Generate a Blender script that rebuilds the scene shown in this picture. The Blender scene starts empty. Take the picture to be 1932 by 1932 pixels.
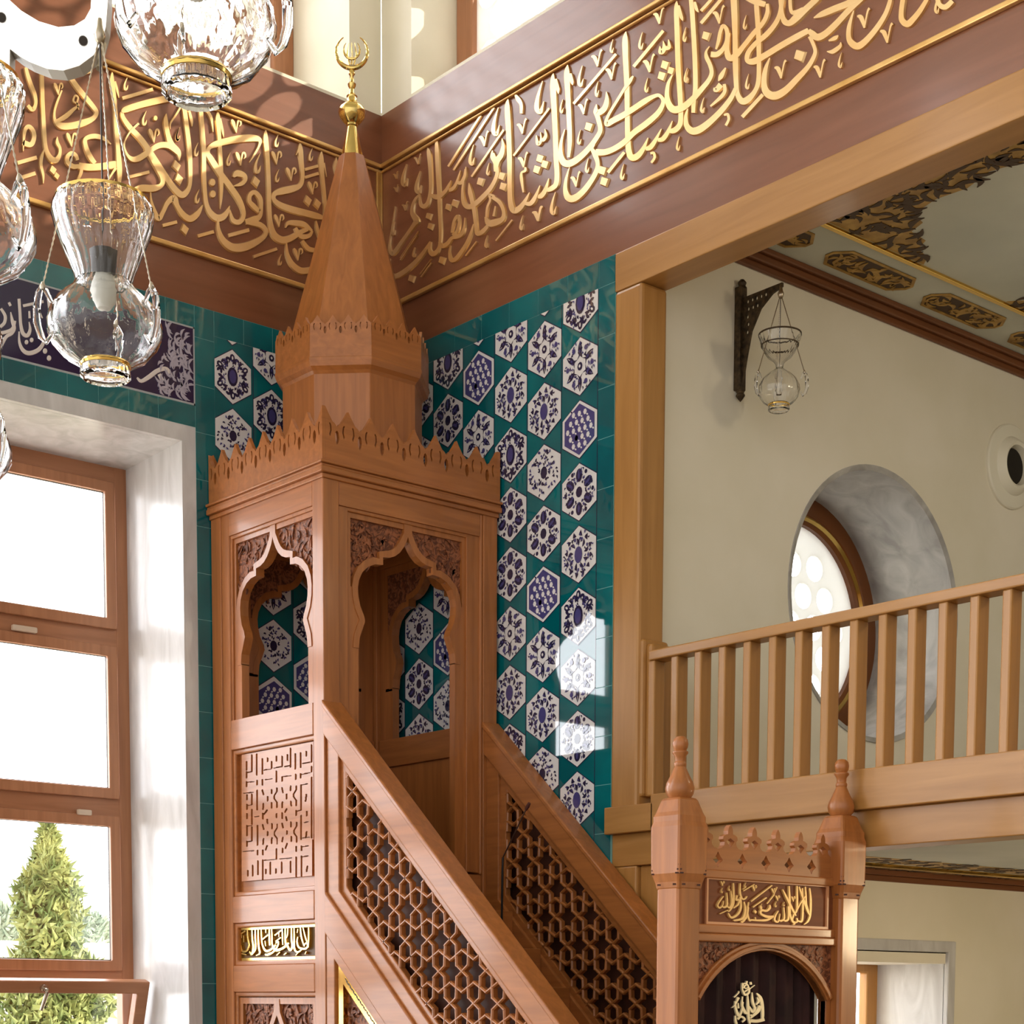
import bpy, bmesh, math, random
from mathutils import Vector, Matrix
from mathutils.geometry import tessellate_polygon
random.seed(7)
PI = math.pi
sin, cos = math.sin, math.cos
S = bpy.context.scene
COL = S.collection

# ---------------------------------------------------------------- camera
F, PX, PY = 3332.43, 956.5, 2189.53          # focal length and principal point, pixels of a 1932 frame
YAW, PITCH, ROLL = 0.863279571, -0.0905962297, -0.00373457402
fw = Vector((cos(YAW)*cos(PITCH), sin(YAW)*cos(PITCH), sin(PITCH)))
rt = Vector((sin(YAW), -cos(YAW), 0))
dn = fw.cross(rt)
rt, dn = cos(ROLL)*rt + sin(ROLL)*dn, -sin(ROLL)*rt + cos(ROLL)*dn
CAM = Vector((-7.481, -10.094, 1.6))
cd = bpy.data.cameras.new('camera')
cd.sensor_width = 36
cd.lens = 36*F/1932
cd.shift_x = (966-PX)/1932
cd.shift_y = (PY-966)/1932
cd.clip_end = 300
cam = bpy.data.objects.new('camera', cd)
COL.objects.link(cam)
cam.matrix_world = Matrix((( rt.x, -dn.x, -fw.x, CAM.x), (rt.y, -dn.y, -fw.y, CAM.y), (rt.z, -dn.z, -fw.z, CAM.z), (0, 0, 0, 1)))
S.camera = cam

# ---------------------------------------------------------------- world, sun, exposure
S.view_settings.view_transform = 'Standard'
S.view_settings.look = 'None'
S.view_settings.gamma = 1
S.view_settings.exposure = 0.0
W = bpy.data.worlds.new('sky'); S.world = W
W.use_nodes = True
nt = W.node_tree; nt.nodes.clear()
def nn(t, **k):
    n = nt.nodes.new(t)
    for a, b in k.items(): setattr(n, a, b)
    return n
SKY_OUT, SKY_IN, SKY_SIDE = 10.0, 0.21, 1.45
tc = nn('ShaderNodeTexCoord')
dp = nn('ShaderNodeVectorMath', operation='DOT_PRODUCT'); dp.inputs[1].default_value = (0.45, 0.89, 0.1)
nt.links.new(tc.outputs['Generated'], dp.inputs[0])
mr = nn('ShaderNodeMapRange'); mr.inputs[1].default_value = -0.1; mr.inputs[2].default_value = 0.35
nt.links.new(dp.outputs['Value'], mr.inputs[0])
mx = nn('ShaderNodeMix', data_type='RGBA')
mx.inputs[7].default_value = (SKY_OUT*0.97, SKY_OUT*0.99, SKY_OUT*1.03, 1)
nt.links.new(mr.outputs[0], mx.inputs[0])
# the hall behind the viewer is brighter towards its windowed left side
dp2 = nn('ShaderNodeVectorMath', operation='DOT_PRODUCT'); dp2.inputs[1].default_value = (-0.93, -0.3, 0.2)
nt.links.new(tc.outputs['Generated'], dp2.inputs[0])
mr2 = nn('ShaderNodeMapRange'); mr2.inputs[1].default_value = 0.1; mr2.inputs[2].default_value = 0.95
nt.links.new(dp2.outputs['Value'], mr2.inputs[0])
mx2 = nn('ShaderNodeMix', data_type='RGBA'); nt.links.new(mr2.outputs[0], mx2.inputs[0])
mx2.inputs[6].default_value = (SKY_IN*1.0, SKY_IN*0.92, SKY_IN*0.80, 1)
mx2.inputs[7].default_value = (SKY_SIDE*1.0, SKY_SIDE*0.97, SKY_SIDE*0.93, 1)
nt.links.new(mx2.outputs[2], mx.inputs[6])
bg = nn('ShaderNodeBackground'); nt.links.new(mx.outputs[2], bg.inputs[0])
wo = nn('ShaderNodeOutputWorld'); nt.links.new(bg.outputs[0], wo.inputs[0])

def sun(name, d, e, col, ang):
    l = bpy.data.lights.new(name, 'SUN'); l.energy = e; l.color = col; l.angle = math.radians(ang)
    o = bpy.data.objects.new(name, l); COL.objects.link(o)
    o.rotation_euler = Vector(d).to_track_quat('-Z', 'Y').to_euler(); o.location = (6, -6, 14)
    return o
sun('sun', (-1.2, 0.7, -0.68), 7.0, (1.0, 0.88, 0.7), 0.6)
# warm ceiling lamp of the low gallery
l = bpy.data.lights.new('gallery_lamp', 'POINT'); l.energy = 130; l.color = (1.0, 0.8, 0.5); l.shadow_soft_size = 0.25
o = bpy.data.objects.new('gallery_lamp', l); COL.objects.link(o); o.location = (2.6, -6.2, 2.1)
l = bpy.data.lights.new('upper_gallery_lamp', 'POINT'); l.energy = 85; l.color = (1.0, 0.84, 0.6); l.shadow_soft_size = 0.3
o = bpy.data.objects.new('upper_gallery_lamp', l); COL.objects.link(o); o.location = (2.2, -7.2, 5.5)

# ---------------------------------------------------------------- helpers
def px(x, y):
    return fw + rt*((x-PX)/F) + dn*((y-PY)/F)
def on_x(x, y, c=0.0):
    d = px(x, y); return CAM + d*((c-CAM.x)/d.x)
def on_y(x, y, c=0.0):
    d = px(x, y); return CAM + d*((c-CAM.y)/d.y)
def on_z(x, y, c=0.0):
    d = px(x, y); return CAM + d*((c-CAM.z)/d.z)
def on_d(x, y, dep):
    return CAM + px(x, y)*dep
def lin(c):
    def f(v):
        v /= 255.0
        return v/12.92 if v <= 0.04045 else ((v+0.055)/1.055)**2.4
    return (f(c[0]), f(c[1]), f(c[2]), 1)

def wpos(o):
    p = Vector((0, 0, 0))
    while o: p += o.location; o = o.parent
    return p

class MB:
    def __init__(s): s.v = []; s.f = []; s.m = []; s.cur = 0
    def add(s, vs, fs):
        b = len(s.v); s.v += [tuple(v) for v in vs]
        for f in fs: s.f.append([i+b for i in f]); s.m.append(s.cur)
    def box(s, a, b):
        x0, y0, z0 = [min(a[i], b[i]) for i in range(3)]; x1, y1, z1 = [max(a[i], b[i]) for i in range(3)]
        s.add([(x0,y0,z0),(x1,y0,z0),(x1,y1,z0),(x0,y1,z0),(x0,y0,z1),(x1,y0,z1),(x1,y1,z1),(x0,y1,z1)],
              [(0,3,2,1),(4,5,6,7),(0,1,5,4),(1,2,6,5),(2,3,7,6),(3,0,4,7)])
        return s
    def prism(s, loops, mp, d0, d1):
        """extrude an outline (first loop) with holes (the rest); mp(u,v,d) -> point"""
        tri = tessellate_polygon([[Vector((u, v, 0)) for u, v in l] for l in loops])
        flat = [p for l in loops for p in l]; n = len(flat)
        vs = [mp(u, v, d0) for u, v in flat] + [mp(u, v, d1) for u, v in flat]
        fs = [tuple(t) for t in tri] + [tuple(i+n for i in reversed(t)) for t in tri]
        b = 0
        for l in loops:
            k = len(l)
            for i in range(k):
                j = (i+1) % k
                fs.append((b+i, b+j, b+j+n, b+i+n))
            b += k
        s.add(vs, fs); return s
    def lathe(s, prof, c=(0,0,0), n=24, axis='z', rot=0.0, closed=False):
        c = Vector(c); k = len(prof); vs = []
        for i in range(n):
            a = 2*PI*i/n + rot
            for r, h in prof:
                if axis == 'z': vs.append(c + Vector((r*cos(a), r*sin(a), h)))
                elif axis == 'y': vs.append(c + Vector((r*cos(a), h, r*sin(a))))
                else: vs.append(c + Vector((h, r*cos(a), r*sin(a))))
        fs = []
        kk = k if closed else k-1
        for i in range(n):
            j = (i+1) % n
            for t in range(kk):
                u = (t+1) % k
                fs.append((i*k+t, j*k+t, j*k+u, i*k+u))
        if not closed:
            if prof[0][0] > 1e-6: fs.append(tuple(i*k for i in range(n)))
            if prof[-1][0] > 1e-6: fs.append(tuple(i*k+k-1 for i in range(n)))
        s.add(vs, fs); return s
    def tube(s, pts, r, n=8):
        pts = [Vector(p) for p in pts]; vs = []; k = len(pts)
        up = Vector((0.13, 0.21, 0.97))
        for i, p in enumerate(pts):
            t = (pts[min(i+1, k-1)]-pts[max(i-1, 0)]).normalized()
            a = t.cross(up)
            if a.length < 1e-3: a = t.cross(Vector((1, 0, 0)))
            a.normalize(); b = t.cross(a)
            rr = r[i] if isinstance(r, (list, tuple)) else r
            for q in range(n):
                w = 2*PI*q/n
                vs.append(p + (a*cos(w) + b*sin(w))*rr)
        fs = [(i*n+q, i*n+(q+1) % n, (i+1)*n+(q+1) % n, (i+1)*n+q) for i in range(k-1) for q in range(n)]
        fs.append(tuple(range(n))); fs.append(tuple((k-1)*n+q for q in range(n)))
        s.add(vs, fs); return s
    def bar(s, a, b, w, h, up):
        """straight bar a->b, width w across, height h along up"""
        a, b, up = Vector(a), Vector(b), Vector(up).normalized()
        t = (b-a).normalized(); sd = t.cross(up).normalized(); up = sd.cross(t).normalized()
        vs = [p + sd*(w/2*i) + up*(h/2*j) for p in (a, b) for i, j in ((-1,-1),(1,-1),(1,1),(-1,1))]
        s.add(vs, [(0,1,2,3),(7,6,5,4),(0,4,5,1),(1,5,6,2),(2,6,7,3),(3,7,4,0)]); return s
    def build(s, name, mats, parent=None, smooth=False, bevel=0.0, weld=False, kind=None):
        if not isinstance(mats, (list, tuple)): mats = [mats]
        o0 = wpos(parent)
        me = bpy.data.meshes.new(name)
        me.from_pydata([tuple(Vector(v)-o0) for v in s.v], [], s.f)
        for m in mats: me.materials.append(m)
        if len(mats) > 1: me.polygons.foreach_set('material_index', s.m)
        bm = bmesh.new(); bm.from_mesh(me)
        if weld: bmesh.ops.remove_doubles(bm, verts=bm.verts, dist=1e-5)
        bmesh.ops.recalc_face_normals(bm, faces=bm.faces)
        bm.to_mesh(me); bm.free()
        if smooth:
            me.polygons.foreach_set('use_smooth', [True]*len(me.polygons))
            me.set_sharp_from_angle(angle=math.radians(38))
        me.update()
        o = bpy.data.objects.new(name, me); COL.objects.link(o)
        if parent: o.parent = parent
        if bevel:
            b = o.modifiers.new('bevel', 'BEVEL'); b.width = bevel; b.segments = 2; b.limit_method = 'ANGLE'; b.angle_limit = math.radians(35)
        if kind: o['kind'] = kind
        return o

def tag(o, label, cat, group=None, kind=None):
    o['label'] = label; o['category'] = cat
    if group: o['group'] = group
    if kind: o['kind'] = kind
    return o
def thing(name, loc, label, cat, group=None):
    o = bpy.data.objects.new(name, None); COL.objects.link(o); o.location = loc; o.empty_display_size = 0.1
    return tag(o, label, cat, group)
def struct(name, loc=(0,0,0), label=None, cat=None):
    o = bpy.data.objects.new(name, None); COL.objects.link(o); o.location = loc; o['kind'] = 'structure'
    if label: o['label'] = label
    if cat: o['category'] = cat
    return o
def stru(o, label, cat='wall'):
    o['kind'] = 'structure'; o['label'] = label; o['category'] = cat; return o
# mappings (u, v, d): d grows towards the room
def MX(c=0.0): return lambda u, v, d: Vector((c-d, u, v))       # plane x = c seen from -x, u = y, v = z
def MY(c=0.0): return lambda u, v, d: Vector((u, c-d, v))       # plane y = c seen from -y, u = x, v = z
def MZ(c=0.0): return lambda u, v, d: Vector((u, v, c-d))       # ceiling plane, u = x, v = y

# ---------------------------------------------------------------- materials
def mat(name, base, rough=0.5, metal=0.0, spec=0.5, coat=0.0, trans=0.0, ior=1.45, emit=None, es=0.0, alpha=1.0):
    m = bpy.data.materials.new(name); m.use_nodes = True
    b = m.node_tree.nodes['Principled BSDF']
    b.inputs['Base Color'].default_value = base if len(base) == 4 else lin(base)
    b.inputs['Roughness'].default_value = rough; b.inputs['Metallic'].default_value = metal
    b.inputs['Specular IOR Level'].default_value = spec; b.inputs['Coat Weight'].default_value = coat
    b.inputs['Coat Roughness'].default_value = 0.12
    b.inputs['Transmission Weight'].default_value = trans; b.inputs['IOR'].default_value = ior
    if emit: b.inputs['Emission Color'].default_value = lin(emit); b.inputs['Emission Strength'].default_value = es
    return m
def node(m, t, **k):
    n = m.node_tree.nodes.new(t)
    for a, b in k.items(): setattr(n, a, b)
    return n
def vary(m, c0, c1, scale=(1,1,1), nscale=4.0, detail=4.0, lo=0.35, hi=0.65, bump=0.0, dist=0.0):
    L = m.node_tree.links; b = m.node_tree.nodes['Principled BSDF']
    t = node(m, 'ShaderNodeTexCoord'); mp = node(m, 'ShaderNodeMapping'); mp.inputs['Scale'].default_value = scale
    L.new(t.outputs['Object'], mp.inputs['Vector'])
    nz = node(m, 'ShaderNodeTexNoise'); nz.inputs['Scale'].default_value = nscale; nz.inputs['Detail'].default_value = detail
    nz.inputs['Distortion'].default_value = dist
    L.new(mp.outputs[0], nz.inputs['Vector'])
    r = node(m, 'ShaderNodeValToRGB'); r.color_ramp.elements[0].position = lo; r.color_ramp.elements[1].position = hi
    r.color_ramp.elements[0].color = lin(c0); r.color_ramp.elements[1].color = lin(c1)
    L.new(nz.outputs['Fac'], r.inputs['Fac']); L.new(r.outputs['Color'], b.inputs['Base Color'])
    if bump:
        bp = node(m, 'ShaderNodeBump'); bp.inputs['Strength'].default_value = bump; bp.inputs['Distance'].default_value = 0.01
        L.new(nz.outputs['Fac'], bp.inputs['Height']); L.new(bp.outputs['Normal'], b.inputs['Normal'])
    return m
def wood(name, c0, c1, axis, rough=0.42, coat=0.3, g=16):
    s = [g, g, g]; s['xyz'.index(axis)] = g/14.0
    return vary(mat(name, c0, rough, coat=coat), c0, c1, s, 1.6, 6, 0.3, 0.72, 0.04, 0.6)
PULPIT = ((154, 92, 43), (180, 110, 55))
WZ = wood('pulpit_wood_upright', *PULPIT, 'z'); WX = wood('pulpit_wood_x', *PULPIT, 'x'); WY = wood('pulpit_wood_y', *PULPIT, 'y')
CARVE = vary(mat('carved_wood', (140, 80, 50), 0.5), (96, 50, 28), (156, 94, 60), (1,1,1), 26, 3, 0.42, 0.58, 1.0, 1.6)
FRZ = wood('frieze_wood', (122, 72, 46), (138, 85, 58), 'x', 0.3, 0.35, 8)
FRZY = wood('frieze_wood_y', (122, 72, 46), (138, 85, 58), 'y', 0.3, 0.35, 8)
TIM = {a: wood('pale_timber_'+a, (162, 112, 54), (182, 131, 70), a, 0.4, 0.15, 10) for a in 'xyz'}
WIN = {a: wood('window_wood_'+a, (160, 106, 72), (182, 126, 90), a, 0.4, 0.1, 12) for a in 'xyz'}
DARKW = wood('cornice_wood', (104, 60, 30), (124, 74, 40), 'x', 0.45, 0.1, 8)
GOLD = vary(mat('gold_leaf', (222, 176, 106), 0.3, metal=0.55, coat=0.2), (206, 156, 84), (230, 186, 118), (1,1,1), 3.0)
GILT = mat('polished_gilt', (236, 196, 110), 0.14, metal=1.0)
BRASS = mat('polished_brass', (226, 196, 120), 0.12, metal=1.0)
PLAS = vary(mat('cream_plaster', (232, 224, 202), 0.75), (227, 219, 197), (236, 228, 210), (1,1,1), 1.3)
CEIL = vary(mat('ceiling_paint', (208, 208, 194), 0.8), (200, 201, 188), (214, 214, 200), (1,1,1), 1.2)
MARB = vary(mat('pale_marble', (206, 205, 204), 0.25), (188, 186, 186), (214, 213, 214), (3, 3, 0.9), 2.2, 8, 0.3, 0.7, 0, 1.2)
GMARB = vary(mat('grey_marble', (176, 172, 168), 0.3), (150, 146, 142), (192, 189, 184), (2,2,2), 1.8, 8, 0.3, 0.7, 0, 1.6)
GROUT = mat('pale_grout', (128, 186, 184), 0.6)
TEAL = vary(mat('turquoise_glaze', (4, 96, 98), 0.03, spec=1.0), (0, 88, 96), (4, 110, 116), (1,1,1), 2.4, 2)
TEALD = vary(mat('deep_turquoise_glaze', (0, 84, 86), 0.03, spec=1.0), (0, 66, 70), (2, 92, 92), (1,1,1), 2.4, 2)
WHT = mat('white_glaze', (226, 222, 222), 0.03, spec=1.0)
NAVY = mat('navy_glaze', (44, 40, 70), 0.03, spec=1.0)
COBALT = mat('cobalt_glaze', (74, 70, 124), 0.03, spec=1.0)
INK = mat('violet_blue_glaze', (38, 28, 66), 0.09, spec=0.6)
GREYL = mat('grey_line_glaze', (168, 172, 176), 0.2)
GLASS = mat('clear_glass', (255, 255, 255), 0.0, trans=1.0, ior=1.45)
IRON = vary(mat('aged_iron', (70, 56, 40), 0.5, metal=0.5), (52, 42, 30), (92, 74, 52), (1,1,1), 30)
CHAIN = mat('silver_chain', (190, 176, 156), 0.3, metal=1.0)
SOCK = mat('dark_socket', (58, 50, 44), 0.5)
BULB = mat('frosted_bulb', (238, 236, 226), 0.4)
WPL = mat('white_plastic', (232, 226, 208), 0.4)
BLACK = mat('hole_shade', (34, 28, 20), 0.9)
CURT = vary(mat('brown_velvet', (44, 20, 18), 0.9), (36, 15, 14), (58, 28, 25), (1,1,1), 6)
SILV = mat('silver_thread', (226, 212, 180), 0.4, metal=0.4)
BACKING = vary(mat('recess_shade_board', (74, 36, 22), 0.6), (62, 30, 18), (84, 44, 26), (1,1,1), 5)  # board colour darkened to deepen the shade of the lattice recess
CARPET = mat('green_carpet', (24, 62, 44), 0.95)
DGOLD = vary(mat('dull_gold_ornament', (176, 136, 62), 0.4, metal=0.3), (150, 112, 46), (196, 156, 80), (1,1,1), 9)
DBROWN = mat('umber_paint', (66, 40, 14), 0.5)
PANE = bpy.data.materials.new('window_pane'); PANE.use_nodes = True
_n = PANE.node_tree; _n.nodes.clear()
_o = _n.nodes.new('ShaderNodeOutputMaterial'); _t = _n.nodes.new('ShaderNodeBsdfTransparent'); _g = _n.nodes.new('ShaderNodeBsdfGlossy')
_m = _n.nodes.new('ShaderNodeMixShader'); _g.inputs['Roughness'].default_value = 0.02
_m.inputs[0].default_value = 0.07; _n.links.new(_t.outputs[0], _m.inputs[1]); _n.links.new(_g.outputs[0], _m.inputs[2]); _n.links.new(_m.outputs[0], _o.inputs[0])
# ================================================================ the setting
TOP = 10.6
ZT = 5.95          # top of the tile cladding, foot of the timber frieze
ZF = 7.53          # top of the frieze
def quad(m, pts): m.add(pts, [tuple(range(len(pts)))])

stru(MB().box((-12, -16, -0.2), (9, 0.9, 0)).build('floor', mat('floor_carpet', (112, 101, 84), 0.95)), 'carpeted prayer hall floor under the pulpit', 'floor')
stru(MB().box((-12, -16, TOP), (0.9, 1.1, TOP+0.2)).build('ceiling', CEIL), 'white hall ceiling above the upper windows', 'ceiling')

# left wall (plane y = 0): tall window below, round-headed row of windows above
WJX, WJZ = -1.578, 5.105                       # corner of the tall window opening
UJX = -0.262                                   # jamb of the upper window in the left wall
m = MB()
m.box((-1.47, 0.065, 0), (0.02, 0.9, ZT))                        # pier behind the tiles
m.box((-6, 0.065, WJZ+0.1), (-1.47, 0.9, ZT))                   # above the tall window
m.box((-6, 0.065, 0), (-4.6, 0.9, WJZ+0.1)); m.box((-4.6, 0.065, 0), (-1.47, 0.9, 0.9))
m.box((-6, 0.065, ZT), (0.02, 0.9, 7.5))
stru(m.build('wall_left', PLAS), 'cream plastered qibla wall on the left of the corner'); m = MB()
m.box((UJX, 0.002, 7.53), (0.0, 0.9, TOP)); m.box((-6, 0.002, 7.53), (-3.4, 0.9, TOP)); m.box((-3.4, 0.0, 10.2), (UJX, 0.9, TOP))
stru(m.build('wall_upper_left', PLAS), 'cream plastered wall above the left frieze')
# right wall (plane x = 0): tiles, gallery opening, upper window
UJY = -0.33
m = MB()
m.box((0.065, -2.3, 0), (0.14, 0.0, ZT)); m.box((0.065, -12, ZT), (0.2, 0.0, 7.5))
stru(m.build('wall_right', PLAS), 'cream plastered wall behind the tiles on the right of the corner'); m = MB()
m.box((0.002, UJY, 7.53), (0.6, 0.0, TOP)); m.box((0.002, -12, 7.53), (0.6, -3.4, TOP)); m.box((0.0, -3.4, 10.2), (0.6, UJY, TOP))
stru(m.build('wall_upper_right', PLAS), 'cream plastered wall above the right frieze')

# ---------------------------------------------------------------- tile cladding
def hexpts(c, w, h, q):
    return [(c[0], c[1]+h), (c[0]+w, c[1]+q), (c[0]+w, c[1]-q), (c[0], c[1]-h), (c[0]-w, c[1]-q), (c[0]-w, c[1]+q)]
def ell(cx, cy, rx, ry, a=0.0, n=9):
    ca, sa = cos(a), sin(a)
    return [(cx + rx*cos(t)*ca - ry*sin(t)*sa, cy + rx*cos(t)*sa + ry*sin(t)*ca) for t in [2*PI*i/n for i in range(n)]]
def leaf(x0, y0, x1, y1, w, bend=0.0):
    dx, dy = x1-x0, y1-y0; L = math.hypot(dx, dy) or 1; nx, ny = -dy/L, dx/L
    a, b = [], []
    for i in range(6):
        t = i/5; o = bend*4*t*(1-t); hw = w*sin(PI*min(max(t, 0.04), 0.96))
        cx, cy = x0+dx*t+nx*o, y0+dy*t+ny*o
        a.append((cx+nx*hw, cy+ny*hw)); b.append((cx-nx*hw, cy-ny*hw))
    return a + b[::-1]
def arcband(cx, cy, r, a0, a1, w, n=8):
    o = [(cx+(r+w)*cos(a0+(a1-a0)*i/n), cy+(r+w)*sin(a0+(a1-a0)*i/n)) for i in range(n+1)]
    q = [(cx+(r-w)*cos(a0+(a1-a0)*i/n), cy+(r-w)*sin(a0+(a1-a0)*i/n)) for i in range(n, -1, -1)]
    return o + q
# floral designs in unit coordinates (half width of the tile = 1); (polygon, colour) colour 1 navy, 2 cobalt, 0 white again
def design(k):
    P = []
    def pol(r, a): return r*sin(a), r*cos(a)
    if k == 0:      # oval boss with ring of buds and scrolls
        P.append((ell(0, 0, 0.30, 0.44, 0, 14), 1)); P.append((ell(0, 0, 0.2, 0.32, 0, 10), 2))
        for i in range(10):
            a = 2*PI*i/10; x, y = pol(0.56, a); x2, y2 = pol(0.7, a+0.3); P.append((leaf(x*0.86, y, x2*0.95, y2*1.02, 0.07, 0.06), 1))
        for i in range(6):
            a = PI*i/3; x, y = pol(0.84, a); P.append((ell(x, y*1.03, 0.15, 0.19, -a, 8), 1)); P.append((ell(x, y*1.03, 0.05, 0.09, -a, 6), 0))
            for s in (-1, 1):
                x, y = pol(0.76, a+s*0.33); P.append((arcband(x, y, 0.1, a, a+4.4, 0.065, 7), 1))
    elif k == 1:    # six large seeded petals
        for i in range(6):
            a = PI*i/3; x, y = pol(0.64, a); P.append((ell(x, y*1.04, 0.2, 0.27, -a, 12), 1)); P.append((ell(x, y*1.04, 0.07, 0.17, -a, 6), 2))
            x, y = pol(0.86, a+PI/6); P.append((ell(x*0.98, y, 0.09, 0.09), 1)); P.append((leaf(x*0.8, y*0.8, x*0.62, y*0.62, 0.05), 2)); x, y = pol(0.42, a+PI/6); P.append((ell(x, y, 0.05, 0.06), 1))
        P.append((ell(0, 0, 0.2, 0.22, 0, 10), 1))
    elif k == 2:    # dense net of small blue flowers
        P.append((hexpts((0, 0), 0.93, 1.02, 0.47), 2))
        for i in range(-3, 4):
            for j in range(-3, 4):
                x, y = i*0.36 + (j % 2)*0.18, j*0.31
                if abs(x) < 0.82 and abs(y)+abs(x)*0.55 < 0.95:
                    P.append((ell(x, y, 0.11, 0.12, 0, 6), 0)); P.append((ell(x, y, 0.05, 0.05, 0, 5), 1))
                    P.append((leaf(x+0.08, y+0.1, x+0.2, y+0.2, 0.04), 1)); P.append((leaf(x-0.08, y-0.1, x-0.2, y-0.16, 0.04), 0))
    elif k == 3:    # palmette with sweeping leaves
        P.append((ell(0, -0.02, 0.24, 0.34, 0, 12), 2)); P.append((ell(0, -0.02, 0.12, 0.2, 0, 8), 1))
        for i in range(9):
            a = 2*PI*i/9; x, y = pol(0.34, a); x2, y2 = pol(0.66, a+0.2); P.append((leaf(x, y, x2, y2, 0.075, 0.06), 1)); x, y = pol(0.62, a+0.34); P.append((ell(x, y, 0.06, 0.075), 2))
        for i in range(12):
            a = 2*PI*i/12+0.2; x, y = pol(0.72, a); x2, y2 = pol(0.95, a+0.16); P.append((leaf(x, y*1.04, x2*0.94, y2*1.02, 0.095, -0.09), 1))
    elif k == 4:    # star of pointed arches with small flowers
        for i in range(6):
            a = PI*i/3
            for s in (-1, 1):
                x, y = pol(0.34, a+s*0.5); x2, y2 = pol(0.95, a); P.append((leaf(x, y, x2, y2*1.05, 0.065, s*0.14), 1))
            x, y = pol(0.58, a); P.append((ell(x, y, 0.12, 0.15, -a, 8), 1)); P.append((ell(x, y, 0.05, 0.07, -a, 6), 2))
            x, y = pol(0.76, a+PI/6); P.append((ell(x, y, 0.11, 0.11, 0, 7), 2)); P.append((ell(x, y, 0.045, 0.045, 0, 5), 1))
        P.append((ell(0, 0, 0.16, 0.17, 0, 8), 1)); P.append((ell(0, 0, 0.06, 0.07, 0, 6), 0))
    else:           # spray of tiny leaves round a dark flower
        P.append((ell(0, 0, 0.22, 0.26, 0, 9), 1))
        rr = random.Random(5)
        for i in range(88):
            a = rr.uniform(0, 2*PI); r = rr.uniform(0.3, 0.93); x, y = pol(r, a); b = rr.uniform(0, 2*PI)
            P.append((leaf(x-0.085*cos(b), y-0.085*sin(b), x+0.085*cos(b), y+0.085*sin(b), 0.045, 0.03), 1 if i % 3 else 2))
    if k in (0, 1, 3, 4):
        rr = random.Random(k+20)
        for i in range(64):
            a, q, b = rr.uniform(0, 2*PI), rr.uniform(0.42, 0.96), rr.uniform(0, 2*PI); x, y = pol(q, a)
            P.insert(0, (leaf(x-0.075*cos(b), y-0.075*sin(b), x+0.075*cos(b), y+0.075*sin(b), 0.036, 0.04), 1 if i % 2 else 2))
    return P
DES = [design(k) for k in range(6)]
HP = 0.3665
def clip(poly, x0, x1, y0, y1):
    def cut(p, f, inter):
        r = []
        for i in range(len(p)):
            a, b = p[i], p[(i+1) % len(p)]
            if f(a): r.append(a)
            if f(a) != f(b): r.append(inter(a, b))
        return r
    def ix(c): return lambda a, b: (c, a[1]+(b[1]-a[1])*(c-a[0])/(b[0]-a[0]))
    def iy(c): return lambda a, b: (a[0]+(b[0]-a[0])*(c-a[1])/(b[1]-a[1]), c)
    for f, g in ((lambda p: p[0] >= x0, ix(x0)), (lambda p: p[0] <= x1, ix(x1)), (lambda p: p[1] >= y0, iy(y0)), (lambda p: p[1] <= y1, iy(y1))):
        if len(poly) < 3: return []
        poly = cut(poly, f, g)
    return poly if len(poly) > 2 else []
def flat(m, poly, mp, d, mi):
    if len(poly) < 3: return
    m.cur = mi; m.add([mp(u, v, d) for u, v in poly], [tuple(range(len(poly)))])
def tilefield(m, mp, cols, w, u0, u1, v0, v1, seq):
    # turquoise ground of small diamonds and triangles with thin dark joints
    flat(m, [(u0, v0), (u1, v0), (u1, v1), (u0, v1)], mp, 0.012, 0)
    h, q = 0.168, 0.078
    for ci, (cu, z0) in enumerate(cols):
        k = 0; z = z0 + 2*HP
        while z > v0 - 0.3:
            hp = clip(hexpts((cu, z), w*1.03, h*1.04, q*1.05), u0, u1, v0, v1)
            flat(m, hp, mp, 0.0135, 3)                    # dark joint round the tile
            hp = clip(hexpts((cu, z), w, h, q), u0, u1, v0, v1)
            if hp:
                flat(m, hp, mp, 0.015, 1)
                D = DES[int(seq[ci][k % len(seq[ci])])]
                for i, (pl, c) in enumerate(D):
                    pl = clip([(cu + x*w*0.93, z + y*w*0.97) for x, y in pl], u0, u1, v0, v1)
                    flat(m, pl, mp, 0.0152 + 0.00006*(i % 37) + (0.0022 if c != 1 else 0.0), {0: 1, 1: 3, 2: 4}[c])
            # joint lines from tip to tip
            flat(m, clip([(cu-w-0.004, z-q), (cu-w+0.001, z-q), (cu-w+0.001, z-HP+q), (cu-w-0.004, z-HP+q)], u0, u1, v0, v1), mp, 0.0135, 3)
            z -= HP; k += 1
def bordertile(m, mp, u0, u1, v0, v1):
    g = 0.002
    m.cur = 0
    m.prism([[(u0+g, v0+g), (u1-g, v0+g), (u1-g, v1-g), (u0+g, v1-g)]], mp, 0.005, 0.0135)
TM = [TEAL, WHT, GROUT, NAVY, COBALT]
# right wall panel
m = MB(); mp = MX()
m.cur = 2; m.box((-0.011, -2.31, 0), (0.06, 0.0, ZT))
tilefield(m, mp, [(-2.012, 5.392), (-1.69, 5.575), (-1.374, 5.385), (-1.055, 5.568), (-0.742, 5.378), (-0.43, 5.561), (-0.115, 5.375)], 0.152, -2.168, -0.001, 0.0, 5.795, ['5042130413022130', '3143512435120351', '4430114304130241', '1224013542103412', '3010342510342513', '4213045134251340', '0314253041352043'])
v = ZT; z = 5.795
m.cur = 0
zz = [5.795-0.29*i for i in range(21)]
for a, b in zip(zz[:-1], zz[1:]): bordertile(m, mp, -2.31, -2.168, max(b, 0), a)
uu = [-2.31, -2.168] + [-2.168+0.272*i for i in range(1, 8)] + [0.0]
for a, b in zip(uu[:-1], uu[1:]): bordertile(m, mp, a, b, 5.795, ZT)
tp = m.build('tilework', TM)
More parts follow.
